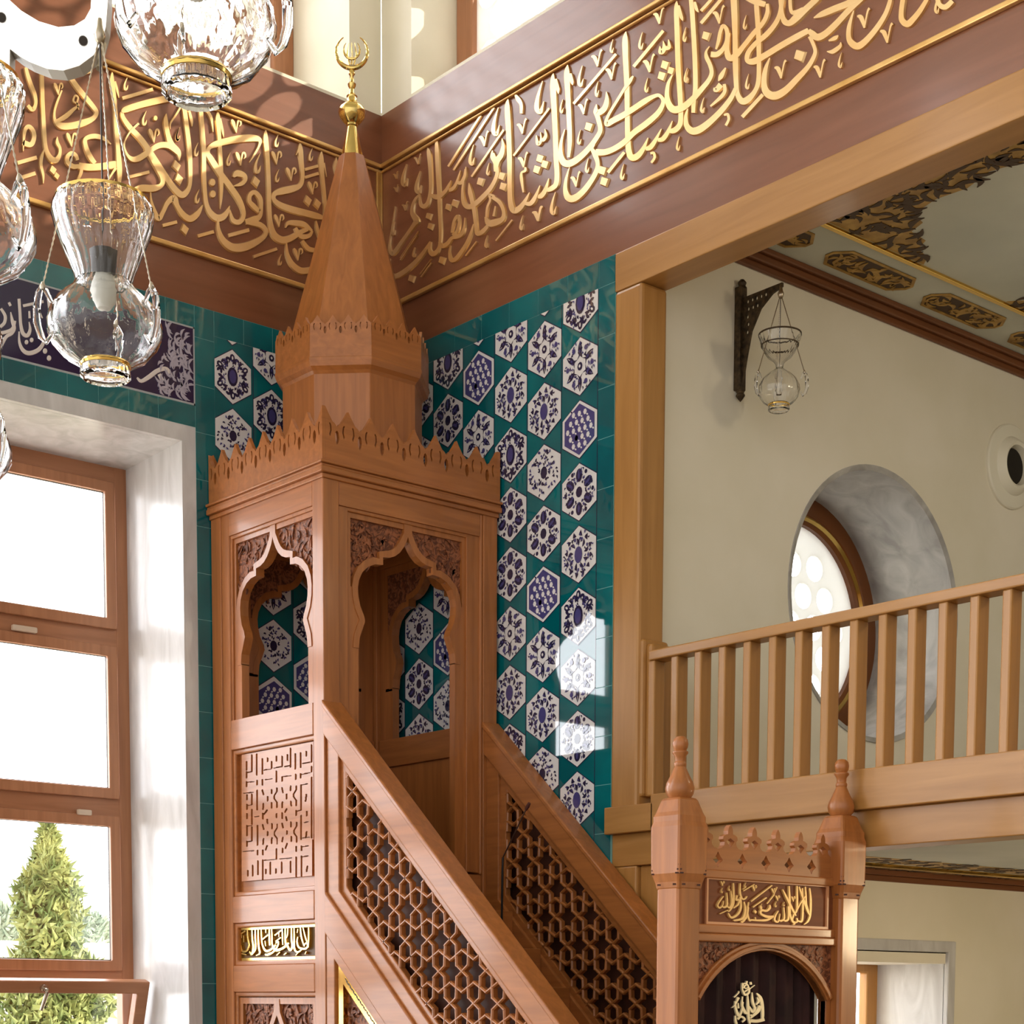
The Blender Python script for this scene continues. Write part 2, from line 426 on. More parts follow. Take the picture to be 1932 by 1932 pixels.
tag(tp, 'tall turquoise tile panel with white hexagons in columns on the right wall', 'tilework')
# left wall panel, between the tall window and the corner
m = MB(); mp = MY()
m.cur = 2; m.box((-1.478, -0.011, 0), (-0.014, 0.06, ZT))
tilefield(m, mp, [(-1.203, 5.575), (-0.907, 5.392), (-0.61, 5.575), (-0.313, 5.392), (-0.016, 5.575)], 0.139, -1.335, -0.015, 0.0, 5.795, ['3105401352401352', '1403145240341502', '2401350241350241', '5134024135024135', '0245130245130245'])
zz = [ZT, 5.76] + [5.76-0.29*i for i in range(1, 20)] + [0]
for a, b in zip(zz[:-1], zz[1:]): bordertile(m, mp, -1.478, -1.335, b, a)
uu = [-1.335+0.22*i for i in range(6)] + [-0.015]
for a, b in zip(uu[:-1], uu[1:]): bordertile(m, mp, a, b, 5.795, ZT)
tp2 = m.build('tilework', TM)
tag(tp2, 'narrow turquoise tile strip with white hexagons between the tall window and the pulpit', 'tilework')
# turquoise rows round the inscription above the tall window
m = MB(); mp = MY(); m.cur = 2; m.box((-4.7, -0.011, 5.205), (-1.478, 0.06, ZT))
for i in range(13):
    a = -1.478-0.205*i if i else -1.478
    bordertile(m, mp, a-0.205, a, 5.815, ZT); bordertile(m, mp, a-0.205-0.06, a-0.06 if i else a, 5.205, 5.338)
tb = m.build('border_tilework', TM)
tag(tb, 'two rows of plain turquoise tiles above and below the blue inscription', 'tile border')
# ================================================================ lettering
def smooth(pts, sub=5):
    """Catmull-Rom through (x, y, w) points"""
    if len(pts) < 3: return [tuple(p) for p in pts]
    out = []; n = len(pts)
    for i in range(n-1):
        p0, p1, p2, p3 = pts[max(i-1, 0)], pts[i], pts[i+1], pts[min(i+2, n-1)]
        for s in range(sub):
            t = s/sub
            out.append(tuple(0.5*((2*p1[k]) + (p2[k]-p0[k])*t + (2*p0[k]-5*p1[k]+4*p2[k]-p3[k])*t*t + (3*p1[k]-p0[k]-3*p2[k]+p3[k])*t**3) for k in range(3)))
    out.append(tuple(pts[-1])); return out
class Pen:
    """raised strokes on a plane; at(x, y, d) turns drawing coordinates into a point standing d off the plane"""
    def __init__(s, at, h, fat=1.0): s.fat = fat; s.m = MB(); s.at = at; s.h = h; s.k = 0
    def stroke(s, pts, sub=5):
        P = smooth(pts, sub); n = len(P); s.k += 1
        h = s.h + 0.00025*(s.k % 13); vs = []
        for i, (x, y, w) in enumerate(P):
            a, b = P[max(i-1, 0)], P[min(i+1, n-1)]
            dx, dy = b[0]-a[0], b[1]-a[1]; L = math.hypot(dx, dy) or 1
            nx, ny = -dy/L, dx/L; w = max(w*s.fat, 0.5)/2; q = w*0.8
            vs += [s.at(x+nx*w, y+ny*w, 0), s.at(x+nx*q, y+ny*q, h), s.at(x-nx*q, y-ny*q, h), s.at(x-nx*w, y-ny*w, 0)]
        fs = [(4*i+j, 4*i+4+j, 4*i+5+j, 4*i+1+j) for i in range(n-1) for j in range(3)]
        fs += [(4*i+3, 4*i+7, 4*i+4, 4*i) for i in range(n-1)]
        fs += [(0, 1, 2, 3), tuple(4*n-4+j for j in (3, 2, 1, 0))]
        s.m.add(vs, fs)
    def poly(s, pts, inset=0.8):
        s.k += 1; h = s.h + 0.00025*(s.k % 13); n = len(pts)
        cx, cy = sum(p[0] for p in pts)/n, sum(p[1] for p in pts)/n
        vs = [s.at(x, y, 0) for x, y in pts] + [s.at(cx+(x-cx)*inset, cy+(y-cy)*inset, h) for x, y in pts]
        s.m.add(vs, [tuple(range(n)), tuple(range(2*n-1, n-1, -1))] + [(i, (i+1) % n, (i+1) % n+n, i+n) for i in range(n)])
    def draw(s, text, x0, y0, k, right=True):
        """S strokes x,y,w ...; D dots; V small vees; C commas; B bars; O rounds"""
        for line in text.strip().splitlines():
            f = line.split(); c = f[0]
            if c == 'G': x0, y0, k = [float(v) for v in f[1:4]]; continue
            T = lambda x, y, w: (x0+x/k, y0+y/k, w/k)
            if c == 'S':
                s.stroke([T(*[float(v) for v in p.split(',')]) for p in f[1:]])
            for p in f[1:]:
                if c == 'S': break
                q = [float(v) for v in p.split(',')]
                if c == 'D':
                    x, y, z = q; z /= 100
                    o = [(-35,-76),(65,-47),(24,71),(-65,35)] if right else [(-18,-76),(56,-6),(16,80),(-54,12)]
                    s.poly([T(x+a*z, y+b*z, 0)[:2] for a, b in o])
                elif c == 'O':
                    x, y, z = q; s.poly([T(x+z*cos(t*PI/6), y+z*1.25*sin(t*PI/6), 0)[:2] for t in range(12)])
                elif c == 'V':
                    x, y, z = q; z /= 100
                    o = ([[(-55,-20,20),(-20,-10,58),(10,80,24)], [(55,-90,34),(36,-60,22),(12,62,18)]] if right
                         else [[(-50,-70,22),(-30,-30,56),(4,80,12)], [(2,80,10),(22,-48,28),(46,-60,30),(56,-20,24),(36,6,8)]])
                    for st in o: s.stroke([T(x+a*z, y+b*z, w*z*0.82) for a, b, w in st], 4)
                elif c == 'C':
                    x, y, h = q; z = h/300
                    o = [(35,-155,10),(-8,-10,44),(-20,100,66),(12,140,56),(32,90,32),(48,36,8)]
                    if not right: o = [(50,-160,10),(-16,0,50),(-8,110,66),(30,100,52),(54,20,10)]
                    s.stroke([T(x+a*z, y+b*z, w*z*0.8) for a, b, w in o], 4)
                elif c == 'B':
                    a, b, u, v, w = q; s.stroke([T(a, b, w*0.86), T(u, v, w*0.86)])

RIGHT_TEXT = '''
G 716 290 6
S 130,1190,8 112,1290,28 150,1378,52 215,1385,64 320,1320,62 430,1220,54 520,1110,45 590,1000,24
S 590,1000,20 578,1085,40 605,1135,62 650,1125,55 690,1050,34 702,900,40 695,700,40 684,430,46 672,200,50 664,0,52 660,-110,40 656,-160,10
S 560,-60,10 572,0,50 588,200,44 592,400,42 570,530,42 540,590,54 505,600,55 472,570,32 462,460,14
S 462,470,22 420,520,32 390,590,38 384,680,52 430,760,74 410,800,54 340,900,45 260,1010,46 190,1110,52 150,1135,50 124,1070,28 130,980,16 150,860,14 190,600,8
S 600,470,30 640,492,62 690,488,60 760,430,46 800,360,30 825,308,10
S 800,420,40 838,405,45 880,350,36 932,195,10
S 900,330,44 940,335,46 975,270,40 988,220,30 994,155,12
S 984,180,14 968,300,22 954,430,30 970,560,54 1020,608,64 1090,580,64 1180,500,60 1270,400,54 1330,290,48 1348,200,46 1320,80,60 1296,0,44
S 1030,335,8 1040,430,54 1060,520,56 1085,640,50 1100,760,46 1110,860,42 1126,912,54 1180,890,58 1240,825,46
S 1222,760,24 1235,620,28 1270,530,30 1262,470,34 1325,490,16
S 1290,495,44 1380,560,52 1422,660,44 1410,740,56 1340,780,86 1255,792,84 1216,720,26
S 1330,600,18 1308,715,32
S 1078,800,14 1050,900,36 1000,1020,46 930,1130,52 870,1200,54 820,1205,48 803,1120,24 815,1040,10
S 690,1000,30 720,1052,54 780,1022,52 830,960,40 880,945,52 938,920,48 972,840,32 980,728,10
S 830,900,24 858,770,36 900,712,42 914,790,32 890,890,44 840,930,44
D 1155,325,75 1400,260,75 1415,380,80 865,570,70 790,612,62 570,715,62 590,830,62 720,1215,70 375,1420,68
B 250,1210,440,930,16 244,1185,452,880,9 480,1400,600,1238,16 470,1370,600,1195,8 988,1162,1112,998,20 1330,992,1516,754,22
C 290,250,250 445,330,250 1620,790,160 1222,1000,140 165,850,150 400,1120,110 1060,40,10
V 445,70,70 195,250,50 1805,690,100 300,600,60 200,400,50
G 870 150 6
S 480,675,10 492,760,42 470,860,66 420,935,76 405,1050,42
S 372,810,12 366,880,44 405,935,64
S 548,230,12 540,330,66 555,600,66 565,900,62 566,1200,58 575,1400,64 610,1488,78 670,1470,72 730,1400,52 792,1285,10
S 745,1410,40 800,1412,58 850,1350,50 912,1205,10
S 880,1330,45 920,1322,62 965,1260,52 1007,1125,10
S 985,1260,45 1040,1238,64 1088,1190,62 1100,1080,62 1090,900,64 1080,600,66 1065,300,70 1055,100,76 1052,-10,48 1060,-62,10
S 1085,0,30 1108,110,46 1116,168,8
S 1190,570,10 1150,700,36 1140,830,56 1165,930,86 1230,960,88 1330,910,80 1440,810,70 1540,680,60 1590,580,58 1570,460,60 1540,370,66
S 1548,288,12 1542,375,70 1590,375,76 1640,330,72 1666,240,56 1660,145,10
S 1242,1000,10 1205,1130,36 1195,1250,56 1225,1340,88 1290,1352,88 1380,1290,76 1470,1180,66 1540,1060,60 1562,960,52 1530,850,66 1498,790,40 1530,745,10
S 1540,830,84 1640,830,78 1750,790,72 1870,710,72 1970,610,72 2120,500,76 2250,380,66 2305,260,50 2262,190,46 2200,198,50 2100,250,70 1980,330,72 1850,412,75 1740,470,75 1668,512,66 1660,470,40 1700,380,36 1780,250,36 1860,120,38 1922,30,52 1964,-32,20
D 1460,545,88 1615,1040,88 1635,1165,88 910,905,82 965,970,82 875,1030,82 475,1105,75 490,1220,78 230,1170,68
V 700,540,100 270,680,100 715,920,100 1395,320,100 1310,1140,100 870,1530,96
C 130,860,230 400,485,310 895,210,360 1150,310,150 1350,660,160 1440,980,160 1840,1050,170 1055,1410,250 1552,110,160 320,1020,140 700,1620,150
B -134,990,234,412,30 -74,1032,386,322,30 132,1106,496,576,30 608,870,1012,332,30 1288,282,1770,-282,40 1678,1060,1864,830,46 410,1830,592,1598,20
S 622,170,12 660,228,58 695,290,44 697,392,34
S 868,640,14 884,735,46 920,700,32 916,605,10
S 915,690,24 948,690,46 976,640,38 966,568,8
S 745,1000,26 742,1040,32 702,1062,26 700,1130,40 722,1285,20
G 1040 60 6
S 204,382,10 195,480,72 205,700,66 220,1000,62 228,1250,58 214,1430,34
S 235,480,30 252,570,46 262,612,8
S 860,5,12 850,100,70 855,300,70 870,600,66 875,900,62 880,1200,66 895,1370,76 930,1430,84 990,1412,78 1050,1340,58 1112,1205,10
S 1080,1330,45 1130,1318,64 1185,1250,52 1262,1105,10
S 1220,1230,45 1275,1222,62 1330,1150,52 1387,1015,10
S 1350,1130,50 1410,1122,72 1470,1060,66 1482,950,62 1472,700,66 1452,400,66 1440,0,66 1432,-250,60 1436,-340,12
V 530,310,110 690,460,110 1120,370,120
C 700,170,150 345,510,230 1030,110,190 530,660,160 1090,610,160 1550,510,150 1720,845,150 815,1600,160 1450,1270,160 1530,60,120
B 950,402,1285,-4,48
S 1140,1385,30 1175,1380,36 1188,1430,34 1150,1490,30
G 1210 0 6
S 440,70,28 468,195,46 490,245,8
S 572,-40,50 590,100,60 610,400,62 625,700,62 630,1000,60 612,1150,56 605,1285,50
S 622,30,30 642,110,42 668,148,8
S 372,855,16 325,950,42 308,1080,58 330,1190,84 390,1250,94 490,1222,88 590,1140,78 690,1030,68 780,920,58 815,830,54 795,740,54 758,660,54 752,595,30 790,535,14
S 800,620,72 870,622,70 940,560,54 985,460,54 982,350,54 940,300,48 908,370,46 888,470,46 860,565,26
S 1060,-10,84 1070,200,78 1076,450,66 1080,700,72 1086,900,64 1100,1060,62 1150,1150,84 1220,1132,82 1300,1040,58 1340,920,58 1346,700,58 1340,400,62 1320,100,64 1316,40,60
S 1015,380,20 985,560,62 1010,660,84 1080,640,78 1180,520,62 1290,380,62 1390,270,58 1442,150,54 1440,50,42
S 1610,-20,64 1588,150,58 1530,280,62 1430,400,68 1310,500,62 1228,600,62 1215,690,62 1290,702,84 1420,632,78 1600,522,78 1780,420,78 1910,352,72
S 1200,-20,60 1290,20,80 1420,60,70
S 542,1235,16 520,1330,46 530,1430,68 590,1490,92 680,1470,92 800,1380,80 930,1250,72 1030,1120,62 1082,1010,50
S 1470,665,16 1420,800,56 1405,960,74 1440,1060,98 1530,1092,104 1650,1030,88 1780,900,76 1900,770,62 1965,660,54 1985,580,48 1950,480,48 1918,420,46
S 972,775,20 920,870,62 888,925,10
S 920,965,76 860,1030,60 850,1000,40
S 955,960,40 962,1040,46 915,1110,46 800,1212,24
S 228,530,10 236,600,62 276,560,56 265,470,8
S 290,555,50 332,540,54 325,455,8
S 955,1312,26 995,1305,40 1008,1360,34 975,1430,36
D 745,415,88 280,745,88 350,810,76 245,870,88 1810,640,108
V 210,190,110 890,180,120 1590,800,120
C 505,400,160 520,860,160 705,1200,170 1185,260,160 1212,930,170
B 690,272,924,-6,50 690,132,815,-6,44 1158,1332,1392,1078,56
G 1440 0 6
S 530,350,54 570,390,84 630,430,90 720,390,84 850,270,78 980,130,74 1100,20,64 1170,-30,40
S 588,212,12 680,170,72 820,110,84 950,60,84 1080,0,76
S 212,-20,62 228,150,52 258,250,76 320,268,78 400,200,96 500,110,80 620,0,74 650,-30,60
S 320,-20,46 332,130,48 385,152,64 470,110,50
S 1042,130,14 992,300,52 985,430,64 1020,500,86 1090,532,90 1180,470,78 1300,330,68 1400,170,58 1450,30,52 1456,-30,40
S 1602,-20,62 1580,150,62 1590,240,76 1650,282,84 1720,222,74 1800,120,64 1872,0,52
S 1980,-60,60 2010,60,62 2080,90,70 2160,20,60
S 735,590,10 800,592,56 880,535,48 892,485,10
S 755,470,20 825,440,56 865,408,14
D 420,640,108
V 650,790,120 1150,220,130 1410,390,130
C 885,690,170 1980,60,200
'''
LEFT_TEXT = '''
G 322 200 6
S 120,-110,10 130,0,56 150,60,56 175,250,56 205,500,56 215,750,52 208,900,48 170,980,68 120,1012,84 60,970,78 -20,870,74 -170,640,72 -330,400,70 -470,250,66 -545,140,52 -560,70,40
S 200,60,28 228,170,34 232,238,8
S 322,-40,40 330,30,52 350,250,52 365,500,56 370,800,52 385,1050,52 420,1180,64 490,1260,84 560,1272,88 620,1222,64 658,1135,10
S 658,1180,16 690,1290,54 750,1322,64 800,1290,58 815,1200,54 760,1060,72 650,900,76 560,780,76 450,610,72 410,540,56 430,480,52 500,440,78 650,400,86 800,375,92 930,370,86 1000,395,52 990,460,28 930,570,24 880,645,8
S 526,65,8 525,150,58 540,350,48 555,600,52 565,850,52 560,1050,36 549,1175,6
S 550,150,26 578,290,28 590,362,6
S 395,50,40 450,150,36 470,302,6
S 1066,275,8 1065,370,58 1085,600,56 1100,900,54 1105,1150,54 1120,1330,58 1160,1460,78 1250,1522,88 1350,1502,78 1450,1440,62 1540,1400,50
S 1590,1420,26 1500,1350,72 1400,1330,72 1320,1332,50 1290,1385,10
S 1400,1385,40 1465,1480,64 1555,1475,52 1592,1420,26
S 525,1285,26 530,1400,46 580,1520,72 680,1602,98 800,1608,104 930,1560,88 1040,1490,62 1072,1420,46 1020,1360,62 930,1330,74 850,1318,60
S 835,1320,66 940,1290,86 1000,1250,54 1012,1150,48 1000,1050,58 940,985,60 888,1015,54 882,1085,52 930,1142,62 992,1202,48
S 1456,415,8 1460,500,62 1475,650,52 1486,800,48 1460,900,58 1380,940,84 1250,970,88 1170,1000,62 1158,1060,54 1220,1120,74 1350,1172,84 1500,1212,84 1650,1252,78 1725,1275,40
S 1440,500,26 1410,562,8
S 1700,515,8 1695,610,62 1710,800,48 1730,1000,44 1740,1150,40 1724,1290,14
S 1725,650,24 1756,808,6
S 1866,585,6 1860,680,52 1855,786,6
S 1300,1535,14 1310,1680,46 1370,1800,68 1470,1870,80 1590,1858,74
S 1480,1530,40 1550,1622,62 1650,1640,52
S 1635,1305,16 1650,1400,42 1672,1510,16
S 700,812,26 742,770,84 820,792,62 832,845,52 785,890,50 700,914,8
D 150,1400,100 955,860,100 1545,1075,92 1650,1110,92 60,682,100 85,830,100
O 465,870,40 470,1002,40
V 730,230,100 780,600,100 1185,590,100 1350,775,100 1595,930,96 1215,1300,96 1430,1680,92
C 65,335,150 275,505,155 285,1036,160 640,615,155 965,665,235 1185,405,150 1190,803,150 1570,562,150 1225,1752,130
B 298,1478,480,1428,50 645,1472,880,1408,54 930,1712,1195,1622,44 1508,726,1660,684,44 1508,816,1665,768,44 -100,1360,62,1318,50
G 160 130 6
S 302,35,8 298,150,58 330,400,52 345,650,56 365,900,52 380,1100,68 384,1250,52 369,1395,6
S 330,150,26 356,250,30 376,335,6
S 410,500,26 450,470,78 600,420,84 800,370,88 960,342,82 1070,372,40 1082,420,24 1020,530,24 962,620,20 955,690,6
S 911,515,8 905,600,58 930,750,58 970,860,74 1050,950,62 1060,1045,10
S 1045,960,50 950,880,74 850,870,74 760,910,68 680,970,74 600,1020,78 530,1030,64 470,980,30 435,880,20 460,790,18 520,700,24 600,625,28
S 690,900,74 820,1130,74 872,1250,62 850,1330,62 760,1360,88 620,1360,88 520,1420,88 420,1500,88 330,1532,78 260,1480,52 230,1380,24 260,1260,18 340,1130,36
S 400,1080,40 330,1090,94 200,1110,94 50,1120,90 -60,1105,84
S 735,1380,10 745,1500,26 790,1640,54 830,1702,64 880,1620,52 930,1520,62 1000,1470,84 1040,1560,58 1110,1660,74 1190,1702,84 1270,1640,68 1324,1545,12
D 1030,1100,100 1060,1250,100
C 660,572,170 1040,752,160 305,1335,155 450,180,160
O 790,565,28
V 770,760,104
B 415,342,760,240,54 470,1236,720,1174,48 430,1626,656,1580,48
G 0 110 6
S 460,60,30 465,160,48 475,500,50 490,800,52 510,1020,52 560,1130,68 620,1162,78 662,1110,48 672,1030,36 640,960,42 640,895,8
S 755,140,40 770,190,54 850,310,64 960,450,64 1050,560,58 1085,625,52 1040,690,64 930,740,88 800,772,88 690,772,84 620,720,42 608,620,28 640,500,28 692,370,20
S 640,720,50 740,660,62 830,580,42 884,540,16 860,520,22 822,490,24 842,430,24 874,452,24 864,520,22 885,590,12
S 285,110,40 300,180,46 340,300,52 385,420,48 396,520,42 360,590,54 305,540,40
S 130,80,40 150,200,40 170,360,40
S 250,960,70 340,985,66 378,900,54 360,820,54 308,780,54 268,850,42 254,1060,8
S 870,1160,42 850,1110,48 805,1082,54 760,1112,54 755,1180,54 820,1232,64 900,1232,48 908,1300,42 855,1410,30 785,1475,8
S 880,1222,84 1000,1242,88 1150,1232,88 1290,1212,84
S 1245,980,14 1150,910,54 1050,890,64 960,920,54 960,1000,54 1010,1120,64 1065,1195,52
S 492,1040,16 460,1130,42 455,1222,38 480,1330,30 480,1425,8
S 1000,1420,16 970,1520,54 948,1590,42 1000,1622,54 1100,1612,30
D 590,1270,86 635,1335,70
V 800,925,104 650,350,90
B 190,1192,408,1130,58 190,1372,392,1308,58 860,206,1020,156,44
'''
# ---------------------------------------------------------------- timber friezes
FP = 0.045                     # the boards stand this far off the wall
ZB0, ZB1 = 6.285, 7.17         # written field
fl = thing('calligraphy_frieze', (-2.3, 0, ZT), 'red-brown timber frieze with gold script above the tall window, behind the hanging lamps', 'frieze')
m = MB(); m.box((-6, 0, ZT), (0.0, 0.06, ZF)); m.box((-6, 0.0, ZF), (0.0, 0.06, ZF+0.02)); m.build('board', FRZ, fl)
fr = thing('calligraphy_frieze', (0, -2.6, ZT), 'red-brown timber frieze with gold script running above the tiles and the gallery opening', 'frieze')
m = MB(); m.box((0, -7.6, ZT), (0.06, 0.0, ZF)); m.box((0, -7.6, ZF), (0.06, 0.0, ZF+0.02)); m.build('board', FRZY, fr)
def molding(pts_fn, u0, u1, parent, name='gold_molding'):
    m = MB()
    for za, zb, d in ((6.255, 6.285, 0.03), (7.17, 7.185, 0.02), (7.198, 7.222, 0.032)):
        m.prism([[(u0, za), (u1, za), (u1, zb), (u0, zb)]], pts_fn, 0.0, d)
    m.build(name, GOLD, parent, bevel=0.006)
molding(MY(), -6.0, 0.0, fl); molding(MX(), -7.6, 0.0, fr)
m = MB(); m.box((-0.05, -0.016, 6.2), (-0.02, 0.0, 7.19)); m.box((-0.018, -0.016, 6.2), (0.0, -0.0, 7.19)); m.build('corner_strip', GOLD, fr, bevel=0.004)
LETTER = vary(mat('gold_lettering', (236, 196, 138), 0.36, metal=0.8, coat=0.3), (230, 186, 124), (242, 206, 152), (1,1,1), 3.0)
p = Pen(lambda x, y, d: on_y(x, y, 0.0) + Vector((0, -d-0.0005, 0)), 0.010, 1.08); p.draw(LEFT_TEXT, 0, 0, 1, False); p.m.build('lettering', LETTER, fl, smooth=True)
p = Pen(lambda x, y, d: on_x(x, y, 0.0) + Vector((-d-0.0005, 0, 0)), 0.010, 1.08); p.draw(RIGHT_TEXT, 0, 0, 1, True); p.m.build('lettering', LETTER, fr, smooth=True)

# dark blue inscription tiles above the tall window
ins = thing('inscription_panel', (-3.0, 0, 5.34), 'dark blue tile inscription with white script above the tall window', 'inscription panel')
m = MB(); mp = MY()
m.cur = 0; m.prism([[(-4.7, 5.35), (-1.488, 5.35), (-1.488, 5.805), (-4.7, 5.805)]], mp, -0.02, 0.012)
m.cur = 1
for a in ((-4.7, 5.338, -1.478, 5.35), (-4.7, 5.805, -1.478, 5.815), (-1.488, 5.338, -1.478, 5.815)):
    m.prism([[(a[0], a[1]), (a[2], a[1]), (a[2], a[3]), (a[0], a[3])]], mp, -0.02, 0.013)
m.build('tile_ground', [INK, GREYL], ins)
m = MB()       # white leafy scrolls at the right end
rr = random.Random(3)
for i in range(150):
    u = -1.50 - rr.random()*0.26; v = 5.37 + rr.random()*0.42
    if u < -1.70 - 0.05*sin((v-5.35)*PI/0.23): continue
    a = rr.choice((0.6, 1.2, 1.9, 2.5)) + rr.uniform(-0.4, 0.4); L = rr.uniform(0.018, 0.04)
    m.prism([leaf(u-L*cos(a), v-L*sin(a), u+L*cos(a), v+L*sin(a), 0.008, 0.012)], mp, 0.008, 0.0135 + 0.00012*(i % 31))
m.build('white_scrolls', mat('pale_violet_glaze', (176, 168, 184), 0.1), ins)
INS_TEXT = '''
G 0 380 6
S 0,1640,46 60,1540,40 120,1500,44 150,1440,42 130,1360,38 110,1260,10
S -10,1430,40 40,1380,38 48,1300,36 0,1220,30
S 205,1110,34 215,1250,34 225,1400,36 250,1500,44 300,1525,46 330,1460,34 318,1370,10
S 205,1480,14 210,1600,30 250,1690,44 320,1725,52 420,1690,50 480,1610,40 480,1520,34 430,1390,8
S 520,1000,30 540,1150,30 560,1300,34 580,1420,40
S 400,1200,20 440,1280,30 470,1330,10
S 320,1250,20 325,1330,26
O 290,1600,22 348,1575,22 500,1700,26 545,1780,26 420,1010,16
S 1540,2000,20 1590,2040,42 1680,1990,52 1760,1930,52 1840,1900,50 1890,1915,40 1900,1960,20
S 1790,1960,40 1830,2040,46
S 250,1190,34 480,1140,34
S 90,1150,30 110,1190,30
G 0 600 3.019
S -120,10,20 -80,60,22 -20,90,22 60,70,20 80,20,16
S -140,150,20 -60,180,20 -40,120,18
'''
p = Pen(lambda x, y, d: on_y(x, y, 0.0) + Vector((0, -0.012-d, 0)), 0.002); p.draw(INS_TEXT, 0, 0, 1, False); p.m.build('lettering', mat('ivory_glaze', (222, 212, 208), 0.1), ins)
# ================================================================ tall window in the left wall
def frame_rect(m, mp, u0, v0, u1, v1, w, d0, d1, wb=None):
    wb = w if wb is None else wb
    m.prism([[(u0, v0), (u1, v0), (u1, v1), (u0, v1)], [(u0+w, v0+wb), (u0+w, v1-w), (u1-w, v1-w), (u1-w, v0+wb)]], mp, d0, d1)
YW = 0.784
surround = MB()
surround.prism([[(WJX, 0.9), (-1.478, 0.9), (-1.478, 5.205), (-4.7, 5.205), (-4.7, 5.105), (WJX, 5.105)]], MY(), -0.03, 0.012)
surround.add([(WJX, 0, 0.9), (-1.536, YW+0.1, 0.9), (-1.536, YW+0.1, 5.112), (WJX, 0, 5.105), (WJX+0.08, 0, 0.9), (-1.47, YW+0.1, 0.9), (-1.47, YW+0.1, 5.112), (WJX+0.08, 0, 5.105)],
             [(0,1,2,3),(4,7,6,5),(0,4,5,1),(3,2,6,7),(0,3,7,4),(1,5,6,2)])
surround.box((-4.7, 0.031, 5.1045), (-1.47, YW+0.1, 5.19))
surround.box((-4.7, -0.1, 0.84), (-1.478, YW+0.1, 0.9))
mj = surround.build('trim_1', MARB); stru(mj, 'pale marble jamb and lintel round the tall window', 'window surround')
w1 = struct('window_1', (-3.0, YW, 0.9), 'tall timber window with three lights and an open lower sash in a marble surround', 'window')
m = MB(); mp = MY(YW)
zs = [(0.9, 0.97), (1.717, 1.815), (2.788, 2.963), (3.908, 4.077), (4.971, 5.115)]
m.box((-1.625, YW, 0.9), (-1.535, YW+0.09, 5.115)); m.box((-4.6, YW, 0.9), (-4.5, YW+0.09, 5.115)); m.box((-3.12, YW, 0.9), (-2.98, YW+0.09, 5.115))
m.build('frame_upright', WIN['z'], w1, bevel=0.006)
m = MB()
for a, b in zs: m.box((-4.6, YW+0.005, a), (-1.6, YW+0.085, b))
m.build('frame_rail', WIN['x'], w1, bevel=0.006)
for a, b in ((1.815, 2.788), (2.963, 3.908), (4.077, 4.971)):
    m = MB(); frame_rect(m, mp, -2.985, a-0.03, -1.64, b+0.03, 0.07, 0.0, 0.03); m.build('sash', WIN['z'], w1, bevel=0.006)
    m = MB(); m.box((-2.93, YW+0.02, a), (-1.70, YW+0.026, b)); m.build('pane', PANE, w1)
    m = MB(); frame_rect(m, MY(YW+0.02), -2.93, a+0.035, -1.695, b-0.03, 0.012, 0.0, 0.02); m.build('gasket', mat('dark_gasket', (70, 60, 50), 0.6), w1)
    m = MB(); frame_rect(m, mp, -4.55, a-0.03, -3.1, b+0.03, 0.07, 0.0, 0.03); m.build('sash', WIN['z'], w1, bevel=0.006)
    m = MB(); m.box((-4.5, YW+0.02, a), (-3.15, YW+0.026, b)); m.build('pane', PANE, w1)
HND = mat('worn_chrome', (196, 182, 166), 0.25, metal=0.9)
for (x, y, L) in ((45, 1187, 0.17), (158, 1533, 0.1)):
    q = on_y(x, y, YW-0.03); m = MB(); m.box((q.x-L/2, q.y-0.025, q.z-0.018), (q.x+L/2, q.y+0.01, q.z+0.018)); m.build('handle', mat('pale_handle', (206, 186, 166), 0.35), w1, bevel=0.008)
# the lower sash, hinged at the foot and leaning into the room
sa = struct('open_sash', (-1.6, YW-0.01, 0.93)); sa.parent = w1; sa.location = (1.4, -0.01, 0.03)
th = math.atan2(0.25, 0.79)
def TS(u, v, d): return Vector((u, YW-0.012 - v*sin(th) - d*cos(th), 0.93 + v*cos(th) - d*sin(th)))
m = MB(); frame_rect(m, TS, -2.96, 0.0, -1.585, 0.835, 0.085, -0.02, 0.05); m.build('sash_frame', WIN['x'], sa, bevel=0.008)
m = MB(); m.prism([[(-2.9, 0.06), (-1.65, 0.06), (-1.65, 0.77), (-2.9, 0.77)]], TS, 0.0, 0.006); m.build('pane', PANE, sa)
m = MB(); uh = -2.35
m.prism([ell(uh, 0.79, 0.025, 0.025, 0, 14)], TS, 0.05, 0.075)
m.tube([TS(uh, 0.79, 0.07), TS(uh, 0.79, 0.105), TS(uh-0.005, 0.775, 0.12), TS(uh-0.03, 0.66, 0.12)], [0.012, 0.012, 0.013, 0.01], 10)
m.build('handle', HND, sa, smooth=True)

